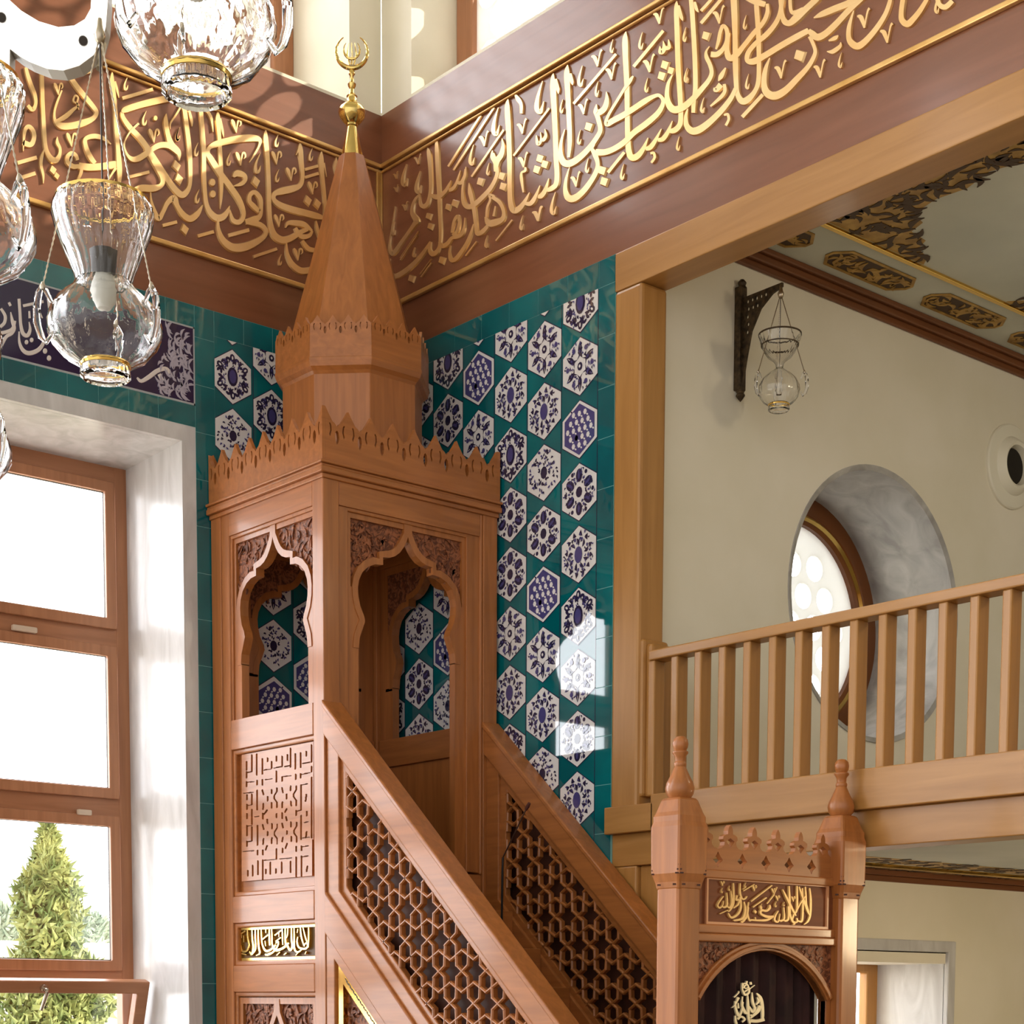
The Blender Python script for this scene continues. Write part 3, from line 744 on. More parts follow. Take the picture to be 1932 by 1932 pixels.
# ================================================================ upper windows with plaster tracery
TRAC = mat('white_tracery', (232, 230, 224), 0.7)
_tn = TRAC.node_tree; _tr = _tn.nodes.new('ShaderNodeBsdfTranslucent'); _tr.inputs[0].default_value = (0.75, 0.75, 0.73, 1); _tm = _tn.nodes.new('ShaderNodeMixShader'); _tm.inputs[0].default_value = 0.45
_tn.links.new(_tn.nodes['Principled BSDF'].outputs[0], _tm.inputs[1]); _tn.links.new(_tr.outputs[0], _tm.inputs[2]); _tn.links.new(_tm.outputs[0], _tn.nodes['Material Output'].inputs[0])
def upper_window(name, mp, u1, jx, label):
    # u grows away from the corner towards u1 (negative); opening from jx to u1
    w = struct(name, mp(jx-0.6, 7.56, 0), label, 'window')
    m = MB(); f0, f1 = jx-0.165, u1+0.165
    m.prism([[(jx, 7.5), (u1, 7.5), (u1, 10.2), (jx, 10.2)], [(f0, 7.72), (f0, 10.05), (f1, 10.05), (f1, 7.72)]], mp, -0.09, 0.0)
    m.build('frame', WIN['z'], w, bevel=0.01)
    loops = [[(f0+0.02, 7.68), (f1-0.02, 7.68), (f1-0.02, 10.1), (f0+0.02, 10.1)]]
    R = 0.113; z = 7.83; row = 0
    while z < 9.95:
        u = f0-0.125-(0.12 if row % 2 else 0)
        while u > f1+0.1:
            loops.append(ell(u, z, R, R, 0, 14)); u -= 0.245
        z += 0.215; row += 1
    m = MB(); m.prism(loops, mp, -0.075, -0.045); m.build('tracery', TRAC, w)
    m = MB(); m.prism([[(f0+0.02, 7.7), (f1-0.02, 7.7), (f1-0.02, 10.07), (f0+0.02, 10.07)]], mp, -0.05, -0.046); m.build('pane', PANE, w)
    return w
upper_window('window_2', MX(0.382), -3.38, UJY, 'upper tracery window above the gilt frieze on the right wall')
upper_window('window_3', MY(0.659), -3.38, UJX, 'upper tracery window above the frieze on the left wall, behind the chandelier')
m = MB()
m.box((-6, 0.0, 7.55), (-0.0, 0.66, 7.57)); m.box((0.0, -12, 7.55), (0.6, -0.0, 7.57))
stru(m.build('trim_2', PLAS), 'plastered sills of the upper windows', 'window sill')

# ================================================================ gallery on the right
GY = -2.45
m = MB(); mp = MY(GY)
RC, RR = (2.306, 4.25), 0.87
circ = lambda r, n=64: [(RC[0]+r*cos(2*PI*i/n), RC[1]+r*sin(2*PI*i/n)) for i in range(n)]
m.prism([[(0.2, 2.5), (9, 2.5), (9, 6.5), (0.2, 6.5)], circ(RR+0.02)], mp, -0.78, 0.0)
m.prism([[(0.2, 0), (1.2, 0), (1.2, 1.87), (3.2, 1.87), (3.2, 0), (9, 0), (9, 2.5), (0.2, 2.5)]], mp, -0.7, 0.0)
m.box((8.8, -12, 0), (9, GY, 6.5))
stru(m.build('wall_gallery', PLAS), 'cream plastered wall of the side gallery with a round window')
m = MB(); m.box((0.15, -12, 6.21), (9, GY, 6.3)); m.box((0.1, -12, 2.5), (9, GY, 2.56))
stru(m.build('ceiling_gallery', CEIL), 'white painted gallery ceilings', 'ceiling')
m = MB(); m.box((0.1, -12, 2.56), (9, GY, 2.7)); stru(m.build('floor_gallery', mat('gallery_carpet', (138, 128, 106), 0.95)), 'carpeted floor of the upper gallery', 'floor')
# posts and beams round the opening
m = MB()
m.prism([[(-2.312, 2.7), (-2.539, 2.7), (-2.539, 5.73), (-2.312, 5.73)]], MX(), -0.19, 0.02)
m.build('trim_3', TIM['z'], bevel=0.02, kind='structure')
m = MB(); m.box((0.0, -2.56, 2.8), (0.215, -2.5, 3.72)); m.box((0.03, -2.6, 2.8), (0.215, -2.54, 3.69)); m.build('trim_4', TIM['z'], bevel=0.02, kind='structure')
m = MB(); m.box((-0.02, -8, 5.73), (0.195, -2.312, 5.948)); m.build('trim_5', TIM['y'], bevel=0.008, kind='structure')
m = MB(); m.box((-0.05, -8, 2.592), (0.2, -2.68, 2.80)); m.box((-0.05, -2.7, 2.592), (0.1, -2.29, 2.752)); m.build('trim_6', TIM['y'], bevel=0.006, kind='structure')
m = MB(); m.box((0.0, -8, 2.4), (0.2, -2.31, 2.592)); m.build('trim_7', TIM['y'], bevel=0.006, kind='structure')
m = MB(); m.box((0.0, -2.52, 0), (0.2, -2.312, 2.4)); m.box((0.03, -2.68, 0), (0.2, -2.52, 2.4)); m.build('trim_8', TIM['z'], bevel=0.012, kind='structure')
# balustrade
bal = thing('balustrade', (0.05, -3.9, 2.8), 'pale timber balustrade of plain square balusters along the gallery edge', 'balustrade')
m = MB(); m.box((0.0, -8, 3.58), (0.12, -2.6, 3.638)); m.build('handrail', TIM['y'], bal, bevel=0.008)
b0 = None
for k in range(-1, 15):
    y = -2.82-0.1855*k
    if b0 is None:
        b0 = MB().box((0.015, y-0.004, 2.8), (0.107, y+0.052, 3.585)).build('baluster', TIM['z'], bal, bevel=0.01); y00 = y
    else:
        c = b0.copy(); COL.objects.link(c); c.parent = bal; c.location = (0, y-y00, 0)
# round window
w4 = struct('window_4', (RC[0], GY, RC[1]), 'deep round marble window of the gallery behind the balustrade', 'window')
m = MB()
m.lathe([(RR, 0.0), (RR+0.035, -0.012), (RR+0.035, 0.78), (RR, 0.78)], (RC[0], GY, RC[1]), 72, 'y', closed=True)
m.build('reveal', GMARB, w4, smooth=True)
m = MB(); m.lathe([(RR+0.01, 0.68), (RR+0.01, 0.78), (0.68, 0.78), (0.68, 0.70), (0.74, 0.66)], (RC[0], GY, RC[1]), 72, 'y', closed=True); m.build('frame', mat('brown_frame', (112, 62, 22), 0.4), w4, smooth=True)
m = MB(); m.lathe([(0.70, 0.675), (0.715, 0.655), (0.735, 0.665), (0.72, 0.69)], (RC[0], GY, RC[1]), 72, 'y', closed=True); m.build('gold_bead', GILT, w4, smooth=True)
loops = [circ(0.69)]
for i in range(-4, 5):
    for j in range(-4, 5):
        u, v = i*0.235 + (j % 2)*0.1175, j*0.205
        if math.hypot(u, v) < 0.57: loops.append(ell(RC[0]+u, RC[1]+v, 0.09, 0.09, 0, 16))
m = MB(); m.prism(loops, mp, -0.765, -0.735); m.build('tracery', TRAC, w4)
m = MB(); m.prism([circ(0.69)], mp, -0.772, -0.767); m.build('pane', PANE, w4)
# cornice
m = MB()
for a, b, d in ((6.085, 6.13, 0.025), (6.13, 6.175, 0.05), (6.175, 6.21, 0.075)): m.box((0.2, GY, a), (8.8, GY-d, b))
m.build('trim_9', DARKW, bevel=0.008, kind='structure')
m = MB()
for a, b, d in ((2.42, 2.46, 0.02), (2.46, 2.5, 0.05)): m.box((0.2, GY, a), (8.8, GY-d, b))
m.build('trim_10', DARKW, bevel=0.006, kind='structure')
# painted ceiling: cartouches, gilt line, floral border
orn = thing('ceiling_ornament', (2.2, -2.9, 6.2), 'gilt and umber painted ornament with cartouches on the gallery ceiling', 'ceiling ornament')
mz = MZ(6.21)
def scroll(m, x0, y0, x1, y1, n, seed, inside=lambda x, y: True, s=0.05, d0=0.002, d1=0.006):
    r = random.Random(seed); i = 0; t = 0
    while i < n and t < n*8:
        t += 1; x, y = r.uniform(x0, x1), r.uniform(y0, y1)
        if not inside(x, y): continue
        a = r.choice((0.3, 1.1, 1.9, 2.7)) + r.uniform(-0.3, 0.3); L = s*r.uniform(0.7, 1.3); i += 1
        m.prism([leaf(x-L*cos(a), y-L*sin(a), x+L*cos(a), y+L*sin(a), L*0.3, L*0.45*r.choice((-1, 1)))], mz, d0, d1 + 0.0001*(i % 9))
def cartouche(x0, x1, seed):
    y0, y1 = -2.84, -2.60; c = 0.09
    o = [(x0+c, y0), (x1-c, y0), (x1, y0+c), (x1, y1-c), (x1-c, y1), (x0+c, y1), (x0, y1-c), (x0, y0+c)]
    i = [(x0+c+0.01, y0+0.02), (x1-c-0.01, y0+0.02), (x1-0.02, y0+c+0.01), (x1-0.02, y1-c-0.01), (x1-c-0.01, y1-0.02), (x0+c+0.01, y1-0.02), (x0+0.02, y1-c-0.01), (x0+0.02, y0+c+0.01)]
    m = MB(); m.prism([o], mz, 0.0005, 0.003); b = m.build('cartouche', DBROWN, orn)
    m = MB(); m.prism([o, i], mz, 0.002, 0.008)
    scroll(m, x0+0.06, y0+0.05, x1-0.06, y1-0.05, 46, seed, s=0.045, d0=0.003, d1=0.007)
    m.build('scrollwork', DGOLD, b)
for i in range(-1, 5): cartouche(1.30+1.0*i+0.12, 1.30+1.0*i+0.93, i+5)
m = MB(); m.box((0.2, -2.99, 6.19), (8.8, -2.955, 6.215)); m.build('gilt_line', GILT, orn, bevel=0.006)
m = MB(); border = lambda x, y: -3.02 > y and (x < 1.15+0.28*(0.5+0.5*sin(y*9)) + 0.55*max(0, 1-abs(y+3.03)/0.42) or False)
poly = [(0.2, -3.0), (2.0, -3.0), (1.93, -3.08), (1.78, -3.12), (1.72, -3.22), (1.55, -3.24), (1.50, -3.36), (1.36, -3.40), (1.30, -3.6), (1.32, -3.8), (1.24, -4.0), (1.30, -4.25), (1.24, -4.5), (1.28, -5), (1.24, -6), (0.2, -6)]
m.prism([poly], mz, 0.0005, 0.003); fb = m.build('floral_border', DGOLD, orn)
from mathutils.geometry import intersect_point_tri_2d
def inpoly(x, y):
    c = False; n = len(poly)
    for i in range(n):
        (a, b), (e, f) = poly[i], poly[i-1]
        if (b > y) != (f > y) and x < (e-a)*(y-b)/(f-b)+a: c = not c
    return c
m = MB(); scroll(m, 0.6, -5.6, 2.0, -3.02, 420, 11, inpoly, 0.06, 0.003, 0.006); m.build('leaves', DBROWN, fb)
m = MB(); m.prism([[(2.9, -3.0), (3.6, -3.0), (3.5, -3.12), (3.25, -3.18), (3.0, -3.12)]], mz, 0.0005, 0.003); fb = m.build('floral_rosette', DGOLD, orn)
m = MB(); scroll(m, 2.95, -3.15, 3.55, -3.02, 60, 12, lambda x, y: True, 0.05, 0.003, 0.006); m.build('leaves', DBROWN, fb)
# lower gallery ceiling ornament
orn2 = thing('ceiling_ornament', (2.0, -2.9, 2.49), 'gilt line and border on the low ceiling under the gallery', 'ceiling ornament')
mz = MZ(2.5)
m = MB(); m.box((0.2, -2.80, 2.475), (8.8, -2.75, 2.5)); m.build('gilt_line', GILT, orn2, bevel=0.006)
m = MB(); m.prism([[(0.2, -3.1), (8.8, -3.1), (8.8, -2.86), (0.2, -2.86)]], mz, 0.0005, 0.003); m.prism([[(0.2, -2.72), (8.8, -2.72), (8.8, -2.52), (0.2, -2.52)]], mz, 0.0005, 0.003); fb = m.build('floral_border', DGOLD, orn2)
m = MB(); scroll(m, 0.3, -3.1, 4.5, -2.86, 130, 21, lambda x, y: True, 0.07, 0.003, 0.006); scroll(m, 0.3, -2.72, 4.5, -2.52, 110, 22, lambda x, y: True, 0.06, 0.003, 0.006); m.build('leaves', DBROWN, fb)
# lower gallery window in its marble surround
w5 = struct('window_5', (2.2, GY, 1.0), 'marble framed window under the gallery, right of the pulpit gate', 'window')
m = MB(); m.prism([[(1.1, 0.8), (3.27, 0.8), (3.27, 2.03), (1.1, 2.03)], [(1.2, 0.9), (1.2, 1.95), (3.185, 1.95), (3.185, 0.9)]], mp, -0.02, 0.03)
m.box((3.185, GY, 0.9), (3.25, GY+0.7, 1.97)); m.box((1.1, GY, 1.935), (3.25, GY+0.7, 1.975)); m.box((1.1, GY, 0.85), (3.25, GY+0.7, 0.9)); m.build('surround', MARB, w5, bevel=0.008)
m = MB(); frame_rect(m, MY(GY+0.6), 1.15, 0.9, 3.2, 1.94, 0.13, -0.08, 0.0); m.build('frame', TIM['z'], w5, bevel=0.01)
m = MB(); m.box((1.27, GY+0.63, 1.0), (3.08, GY+0.636, 1.85)); m.build('pane', PANE, w5)
# ventilation collar
vt = thing('ventilation_collar', (3.80, GY, 5.44), 'round white ventilation collar with dark opening on the gallery wall beside the round window', 'vent')
m = MB(); c = (3.80, GY, 5.44)
m.lathe([(0.125, -0.035), (0.14, -0.075), (0.16, -0.085), (0.18, -0.07), (0.205, -0.035), (0.285, -0.028), (0.295, -0.018), (0.295, 0.0), (0.125, 0.0)], c, 40, 'y', closed=True); m.build('collar', WPL, vt, smooth=True)
m = MB(); m.lathe([(0.0, -0.03), (0.126, -0.03), (0.126, -0.005), (0.0, -0.005)], c, 40, 'y'); m.build('opening', BLACK, vt)  # dark disc painted in for the shade inside the collar
# ================================================================ pulpit
X0, X1, Y0, Y1 = -1.38, -0.04, -1.278, -0.02
pu = thing('pulpit', (-0.71, -2.0, 0), 'tall carved wooden pulpit with conical roof, stair and gate in the tiled corner', 'pulpit')
FL = MX(X0); FF = MY(Y0)
FR = lambda u, v, d: Vector((X1+d, u, v)); FB = lambda u, v, d: Vector((u, Y1+d, v))
P = 0.115
for (a, b) in ((X0, Y0), (X1-P, Y0), (X0, Y1-P), (X1-P, Y1-P)):
    m = MB(); m.box((a, b, 0), (a+P, b+P, 4.66)); m.build('tower_post', WZ, pu, bevel=0.006)
# cusped arch opening, half outline from the foot up, (half width, height)
HALF = [(0.372, 3.72), (0.366, 3.77), (0.345, 3.82), (0.325, 3.87), (0.335, 3.905), (0.36, 3.95), (0.375, 4.01), (0.378, 4.06), (0.370, 4.105), (0.345, 4.155), (0.30, 4.195), (0.25, 4.216), (0.19, 4.222), (0.19, 4.266),
        (0.14, 4.272), (0.098, 4.288), (0.062, 4.315), (0.034, 4.35), (0.013, 4.385), (0.0, 4.42)]
def arch_loop(c, foot, g=0.0):
    r = []
    n = len(HALF)
    for i, (w, z) in enumerate(HALF):
        a, b = HALF[max(i-1, 0)], HALF[min(i+1, n-1)]
        dx, dz = b[0]-a[0], b[1]-a[1]; L = math.hypot(dx, dz) or 1
        w2, z2 = w + g*dz/L, z - g*dx/L
        if i == n-1: w2, z2 = 0.0, z + g*1.7
        r.append((max(w2, 0.0), z2))
    R = [(c+w, z) for w, z in [(HALF[0][0]+g, foot)] + r]
    Lh = [(c-w, z) for w, z in [(HALF[0][0]+g, foot)] + r[:-1]]
    return R + Lh[::-1]
def side(mp, u0, u1, wr, sill, open_front=False, ab=None, c=None):
    """upper storey of one side: top rail, cusped arch with carved spandrels, sill"""
    a, b = ab or (u0+P, u1-P); c = c or (a+b)/2; zt = 4.51
    for p0, p1 in ((u0+P, a), (b, u1-P)):
        if p1-p0 > 0.01:
            m = MB(); m.prism([[(p0-0.004, 0.1 if not open_front else 2.4), (p1, 0.1 if not open_front else 2.4), (p1, 4.655), (p0-0.004, 4.655)]], mp, -0.1, -0.004); m.build('stile', WZ, pu, bevel=0.01)
    m = MB(); m.prism([[(a, zt), (b, zt), (b, 4.66), (a, 4.66)]], mp, -0.09, -0.004); m.build('top_rail', wr, pu, bevel=0.008)
    foot = 2.42 if open_front else sill
    m = MB(); m.prism([[(a, foot-0.01), (b, foot-0.01), (b, zt+0.01), (a, zt+0.01)], [(c-0.455, foot-0.005), (c-0.455, zt-0.02), (c+0.455, zt-0.02), (c+0.455, foot-0.005)]], mp, -0.08, -0.016); m.build('arch_molding', WZ, pu, bevel=0.008)
    m = MB()
    op = arch_loop(c, 3.705); ou = arch_loop(c, 3.705, 0.042)
    m.prism([ou + op[::-1]], mp, -0.085, -0.024)
    m.prism([[(c-0.46, 3.70), (c-0.428, 3.70), (c-0.428, zt-0.05), (c+0.428, zt-0.05), (c+0.428, 3.70), (c+0.46, 3.70), (c+0.46, zt-0.01), (c-0.46, zt-0.01)]], mp, -0.082, -0.030); m.prism([[(c-0.46, foot), (c-0.372, foot), (c-0.372, 3.71), (c-0.46, 3.71)]], mp, -0.083, -0.029); m.prism([[(c+0.46, foot), (c+0.372, foot), (c+0.372, 3.71), (c+0.46, 3.71)]], mp, -0.083, -0.029)
    m.prism([[(c-0.03, 4.42), (c+0.03, 4.42), (c+0.03, zt-0.02), (c-0.03, zt-0.02)]], mp, -0.08, -0.0235)
    for s_ in (-1, 1):
        m.prism([[(c+s_*0.45, 3.69)] + [(c+s_*(w+0.005), z) for w, z in [(0.372, 3.69)] + HALF[:8]] + [(c+s_*0.45, 4.06)]], mp, -0.083, -0.0295)
    ar = m.build('arch', WZ, pu)
    m = MB()
    al = [q for q in arch_loop(c, 3.70, 0.02) if q[1] > 3.97]
    m.prism([[(c-0.44, 3.97), (c-0.44, zt-0.03), (c+0.44, zt-0.03), (c+0.44, 3.97)] + al], mp, -0.08, -0.05)
    r = random.Random(int(c*97) + 3)
    for i in range(170):
        u = r.uniform(c-0.4, c+0.4); z = r.uniform(3.95, zt-0.07); w = abs(u-c)
        lim = 0.41 if z < 4.12 else (0.41-(z-4.12)*1.6 if z < 4.27 else max(0.06, 0.25-(z-4.27)*1.5))
        if w < lim: continue
        an = r.uniform(0.5, 2.6); L = r.uniform(0.025, 0.055)
        m.prism([leaf(u-L*cos(an), z-L*sin(an), u+L*cos(an), z+L*sin(an), 0.011, 0.02*r.choice((-1, 1)))], mp, -0.055, -0.042 + 0.0003*(i % 8))
    m.build('carved_spandrel', CARVE, ar)
    if not open_front:
        m = MB(); m.prism([[(a, 3.18), (b, 3.18), (b, sill), (a, sill)]], mp, -0.1, -0.003); m.build('sill_rail', wr, pu, bevel=0.012)
side(FL, Y0, Y1, WY, 3.367, False, (Y0+P, -0.225), -0.70); side(FF, X0, X1, WX, 3.367, True, (X0+P, -0.175), -0.735); side(FR, Y0, Y1, WY, 3.367); side(FB, X0, X1, WX, 3.367)
# lower storey: plain backs on the two wall sides
for mp, u0, u1 in ((FR, Y0, Y1), (FB, X0, X1)):
    m = MB(); m.prism([[(u0+P-0.01, 0.1), (u1-P+0.01, 0.1), (u1-P+0.01, 3.19), (u0+P-0.01, 3.19)]], mp, -0.08, -0.04); m.build('back_panel', WZ, pu)
m = MB(); m.box((X0+0.1, Y0+0.02, 2.3), (X1-0.1, Y1-0.1, 2.4)); m.build('landing', WX, pu)
# left side panels
ya, yb = Y0+P, -0.225
def rail(z0, z1):
    m = MB(); m.prism([[(ya, z0), (yb, z0), (yb, z1), (ya, z1)]], FL, -0.09, -0.003); m.build('panel_rail', WY, pu, bevel=0.012)
rail(2.085, 2.255); rail(1.645, 1.815); rail(0.1, 0.35)
def cell(z0, z1, name='panel_molding', dd=-0.02):
    m = MB(); m.prism([[(ya-0.005, z0-0.005), (yb+0.005, z0-0.005), (yb+0.005, z1+0.005), (ya-0.005, z1+0.005)], [(ya+0.03, z0+0.03), (ya+0.03, z1-0.03), (yb-0.03, z1-0.03), (yb-0.03, z0+0.03)]], FL, -0.09, dd); m.build(name, WY, pu, bevel=0.01)
cell(2.255, 3.18); cell(1.815, 2.085); cell(0.35, 1.645)
# square script panel: solid plate pierced with narrow grooves
def kq(x, y):
    q = on_x(410 + x/6.0375, 1380 + y/6.0375, X0); return (q.y, q.z)
SLOTS = '''285,340,285,430 285,455,285,520 285,570,285,622 345,265,345,450 403,255,403,490 466,310,466,478 525,300,525,335 570,340,570,412 627,280,627,330 690,280,690,392 752,262,752,322 785,190,785,400 840,250,840,420 903,240,903,402 965,225,965,272 1025,150,1025,340 1025,395,1025,452
405,555,405,602 468,545,468,602 625,450,625,570 690,515,690,560 845,485,845,540 903,480,903,522 1027,520,1027,1205 408,668,408,885 466,665,480,715 525,740,525,785 570,660,572,700 290,720,290,770 345,712,345,830 290,830,290,880 290,935,290,985 347,890,347,1050 290,1070,290,1180 348,1090,348,1240 290,1250,290,1300
690,640,700,690 790,620,785,665 742,712,742,760 968,715,958,790 908,605,908,890 478,820,474,880 570,810,572,865 695,800,690,860 790,795,795,840 520,895,490,935 470,930,474,990 520,1000,525,1040 628,935,628,975 690,925,692,985 742,880,725,915 735,970,745,1010 850,900,850,950 970,910,970,955 908,955,908,1225
410,1070,410,1290 470,1060,482,1110 525,1140,525,1180 575,1050,575,1100 690,1045,702,1090 790,1030,792,1080 745,1130,745,1165 970,1140,962,1205 480,1220,474,1280 575,1210,572,1270 700,1205,692,1250 795,1195,795,1245 413,1355,413,1400 472,1350,474,1400 520,1300,505,1345 628,1335,628,1450 695,1330,695,1375 748,1275,730,1325 852,1310,852,1360 912,1305,912,1350 1040,1235,1040,1640
415,1475,415,1625 473,1465,473,1690 558,1490,558,1620 620,1565,620,1610 685,1490,685,1610 788,1480,788,1600 852,1430,852,1665 912,1420,912,1660 980,1535,970,1590 355,1525,355,1640 300,1585,300,1640 505,1570,505,1615
300,462,345,455 290,575,370,568 255,700,360,690 485,435,560,425 600,412,690,395 720,395,780,385 500,545,575,535 700,510,790,500 910,485,1010,465 915,605,980,592 925,360,1010,345 300,840,345,832 380,968,425,962 860,905,900,895 290,1255,345,1248 250,1365,370,1355 490,1465,610,1455 665,1450,800,1440 915,1310,990,1300 915,1425,990,1415 945,1035,985,1025 925,1212,1000,1202 300,1075,345,1068'''
segs = []
for t in SLOTS.split():
    a, b, c, d = [float(v) for v in t.split(',')]
    segs.append((a, b, c, d, 10 if abs(d-b) > abs(c-a) else 6))
for (x, y) in ((617, 740), (838, 720), (620, 1155), (842, 1135)):
    z = [(14, -100), (14, -60), (-16, -10), (-16, 20), (14, 60), (14, 120)]
    segs += [(x+p[0], y+p[1], x+q[0], y+q[1], 9) for p, q in zip(z[:-1], z[1:])]
def cut(x, y):
    for a, b, c, d, w in segs:
        dx, dy = c-a, d-b; t = max(0, min(1, ((x-a)*dx+(y-b)*dy)/(dx*dx+dy*dy+1e-9)))
        if abs(x-a-dx*t) < w and abs(y-b-dy*t) < w and math.hypot(x-a-dx*t, y-b-dy*t) < w: return True
    return False
KX0, KX1, KY0, KY1, ST = 232.0, 1047.0, 0.0, 1.0, 5.0
nx_ = int((KX1-KX0)/ST); ny_ = 290
ytop = lambda x: 262 - (x-232)*152/814; ybot = lambda x: 1706 - (x-232)*66/814
runs = {}
m = MB()
def kbox(i0, i1, j0, j1):
    P4 = []
    for i, j in ((i0, j0), (i1, j0), (i1, j1), (i0, j1)):
        x = KX0+i*ST; P4.append(kq(x, ytop(x) + (ybot(x)-ytop(x))*j/ny_))
    m.prism([P4], FL, -0.055, -0.03)
open_ = {}
for j in range(ny_+1):
    row = set()
    if j < ny_:
        i = 0
        while i < nx_:
            x = KX0+(i+0.5)*ST; y = ytop(x) + (ybot(x)-ytop(x))*(j+0.5)/ny_
            if cut(x, y): i += 1; continue
            k = i
            while k < nx_:
                x = KX0+(k+0.5)*ST; y = ytop(x) + (ybot(x)-ytop(x))*(j+0.5)/ny_
                if cut(x, y): break
                k += 1
            row.add((i, k)); i = k
    for r_ in list(open_):
        if r_ not in row: kbox(r_[0], r_[1], open_.pop(r_), j)
    for r_ in row: open_.setdefault(r_, j)
kb = m.build('script_panel', WY, pu)
m = MB(); m.prism([[(ya, 2.26), (yb, 2.26), (yb, 3.17), (ya, 3.17)]], FL, -0.09, -0.055); m.build('panel_ground', WY, kb)
# gilded inscription
m = MB(); g0, g1 = 1.84, 2.062
m.prism([[(ya+0.02, g0), (yb-0.02, g0), (yb-0.02, g1), (ya+0.02, g1)]], FL, -0.09, -0.06); gd = m.build('gilt_panel', mat('dark_brown_script_ground', (96, 66, 28), 0.5), pu)  # dark brown ground between the gilt letters
m = MB(); frame_rect(m, FL, ya+0.025, g0+0.002, yb-0.025, g1-0.002, 0.02, -0.06, -0.04); m.build('gilt_frame', GILT, gd)
GT = '''
G 400 1690 7.983
S 410,560,22 405,680,30 420,800,34 400,870,16
S 455,560,18 460,700,34 490,830,50 560,830,44 600,740,34
S 570,480,26 575,620,36 600,740,36
S 640,480,26 645,650,36 660,780,44 640,880,50 600,840,20
S 690,480,26 690,640,36 695,800,36 640,880,40
S 735,480,26 735,640,36 745,780,44 760,860,40 730,890,14
S 780,480,22 785,620,30 800,740,34 850,830,50 930,810,44 1000,740,36
S 850,480,20 850,560,24
S 905,480,26 905,620,38 910,750,36
S 940,480,24 945,640,36 950,740,36 1000,820,60 1090,800,52 1150,760,50
S 1000,720,24 1040,690,34 1030,760,36 960,850,40 880,890,46 840,880,20
S 1100,480,26 1105,620,34 1110,740,24
S 1140,480,26 1140,640,38 1150,780,40
S 1180,480,20 1175,580,26 1160,640,14
S 1235,480,26 1235,640,36 1245,770,44 1210,820,50 1170,730,40 1200,720,30
S 1275,480,24 1275,640,36 1280,800,44 1330,850,36 1400,800,30
S 1330,620,20 1320,700,34 1350,780,40 1440,800,44 1480,760,34 1460,710,28 1420,760,34
S 1370,480,26 1385,620,36 1420,740,26
S 1410,480,22 1440,600,30 1470,700,24
S 1495,480,22 1495,640,28 1490,780,20
S 400,890,20 470,870,34 560,890,30
B 400,620,545,530,36 800,660,885,590,34 985,600,1090,520,34 1000,690,1080,630,30
B 620,900,640,860,16 700,900,760,880,24 840,900,920,860,26 1010,900,1060,850,24 1120,890,1160,860,24 1300,900,1340,850,20 1440,880,1460,840,16
B 430,480,420,540,20 500,480,480,520,20 520,600,520,700,24 480,560,490,640,20 840,680,850,760,22 1050,560,1050,620,22 1330,500,1320,560,20
'''
p = Pen(lambda x, y, d: on_x(x, y, X0+0.06) + Vector((-d-0.0005, 0, 0)), 0.018, 0.8); p.draw(GT, 0, 0, 1, False); p.m.build('gilt_script', GILT, gd)
# arched panel at the foot
m = MB(); m.prism([[(ya, 0.36), (yb, 0.36), (yb, 1.63), (ya, 1.63)]], FL, -0.09, -0.06)
r = random.Random(9)
for i in range(330):
    u, z = r.uniform(ya+0.08, yb-0.08), r.uniform(0.9, 1.56)
    an = r.uniform(0.6, 2.5); L = r.uniform(0.03, 0.06)
    m.prism([leaf(u-L*cos(an), z-L*sin(an), u+L*cos(an), z+L*sin(an), 0.012, 0.025*r.choice((-1, 1)))], FL, -0.062, -0.048 + 0.0003*(i % 8))
cp = m.build('carved_panel', CARVE, pu)
c = (ya+yb)/2
def low_arch(g): return [(c-0.34-g, 0.5), (c-0.34-g, 1.05), (c-0.26-g, 1.2), (c-0.13-g, 1.32), (c-0.05-g, 1.42), (c-g*0.5, 1.50+g), (c+g*0.5, 1.50+g), (c+0.05+g, 1.42), (c+0.13+g, 1.32), (c+0.26+g, 1.2), (c+0.34+g, 1.05), (c+0.34+g, 0.5)]
m = MB(); m.prism([low_arch(0.045), low_arch(0.0)], FL, -0.06, -0.03); frame_rect(m, FL, ya+0.03, 0.38, yb-0.03, 1.61, 0.04, -0.06, -0.035); m.prism([[(c-0.04, 1.5), (c+0.04, 1.5), (c+0.025, 1.6), (c-0.025, 1.6)]], FL, -0.06, -0.031); m.build('arch_band', WZ, cp)
m = MB(); m.prism([low_arch(-0.004)], FL, -0.062, -0.0455); m.build('arch_ground', mat('deep_brown_ground', (82, 42, 22), 0.6), cp)

# crown: moldings and pierced cresting
m = MB()
for z0, z1, o in ((4.645, 4.672, 0.012), (4.672, 4.705, 0.034), (4.705, 4.722, 0.026), (4.722, 4.738, 0.04)):
    m.box((X0-o, Y0-o, z0), (X1+o*0.3, Y1, z1))
m.build('cornice', WX, pu, bevel=0.005)
PROF = [(0.02, 0.0), (0.10, 0.16), (0.20, 0.24), (0.28, 0.44), (0.40, 0.72), (0.50, 1.0), (0.60, 0.72), (0.72, 0.44), (0.80, 0.24), (0.90, 0.16), (0.98, 0.0)]
FLEUR = [(0.0, 0.0), (0.16, 0.05), (0.25, 0.16), (0.27, 0.30), (0.20, 0.40), (0.22, 0.52), (0.33, 0.60), (0.40, 0.62), (0.40, 0.76), (0.44, 0.90), (0.50, 1.0), (0.56, 0.90), (0.60, 0.76), (0.60, 0.62), (0.67, 0.60), (0.78, 0.52), (0.80, 0.40), (0.73, 0.30), (0.75, 0.16), (0.84, 0.05), (1.0, 0.0)]
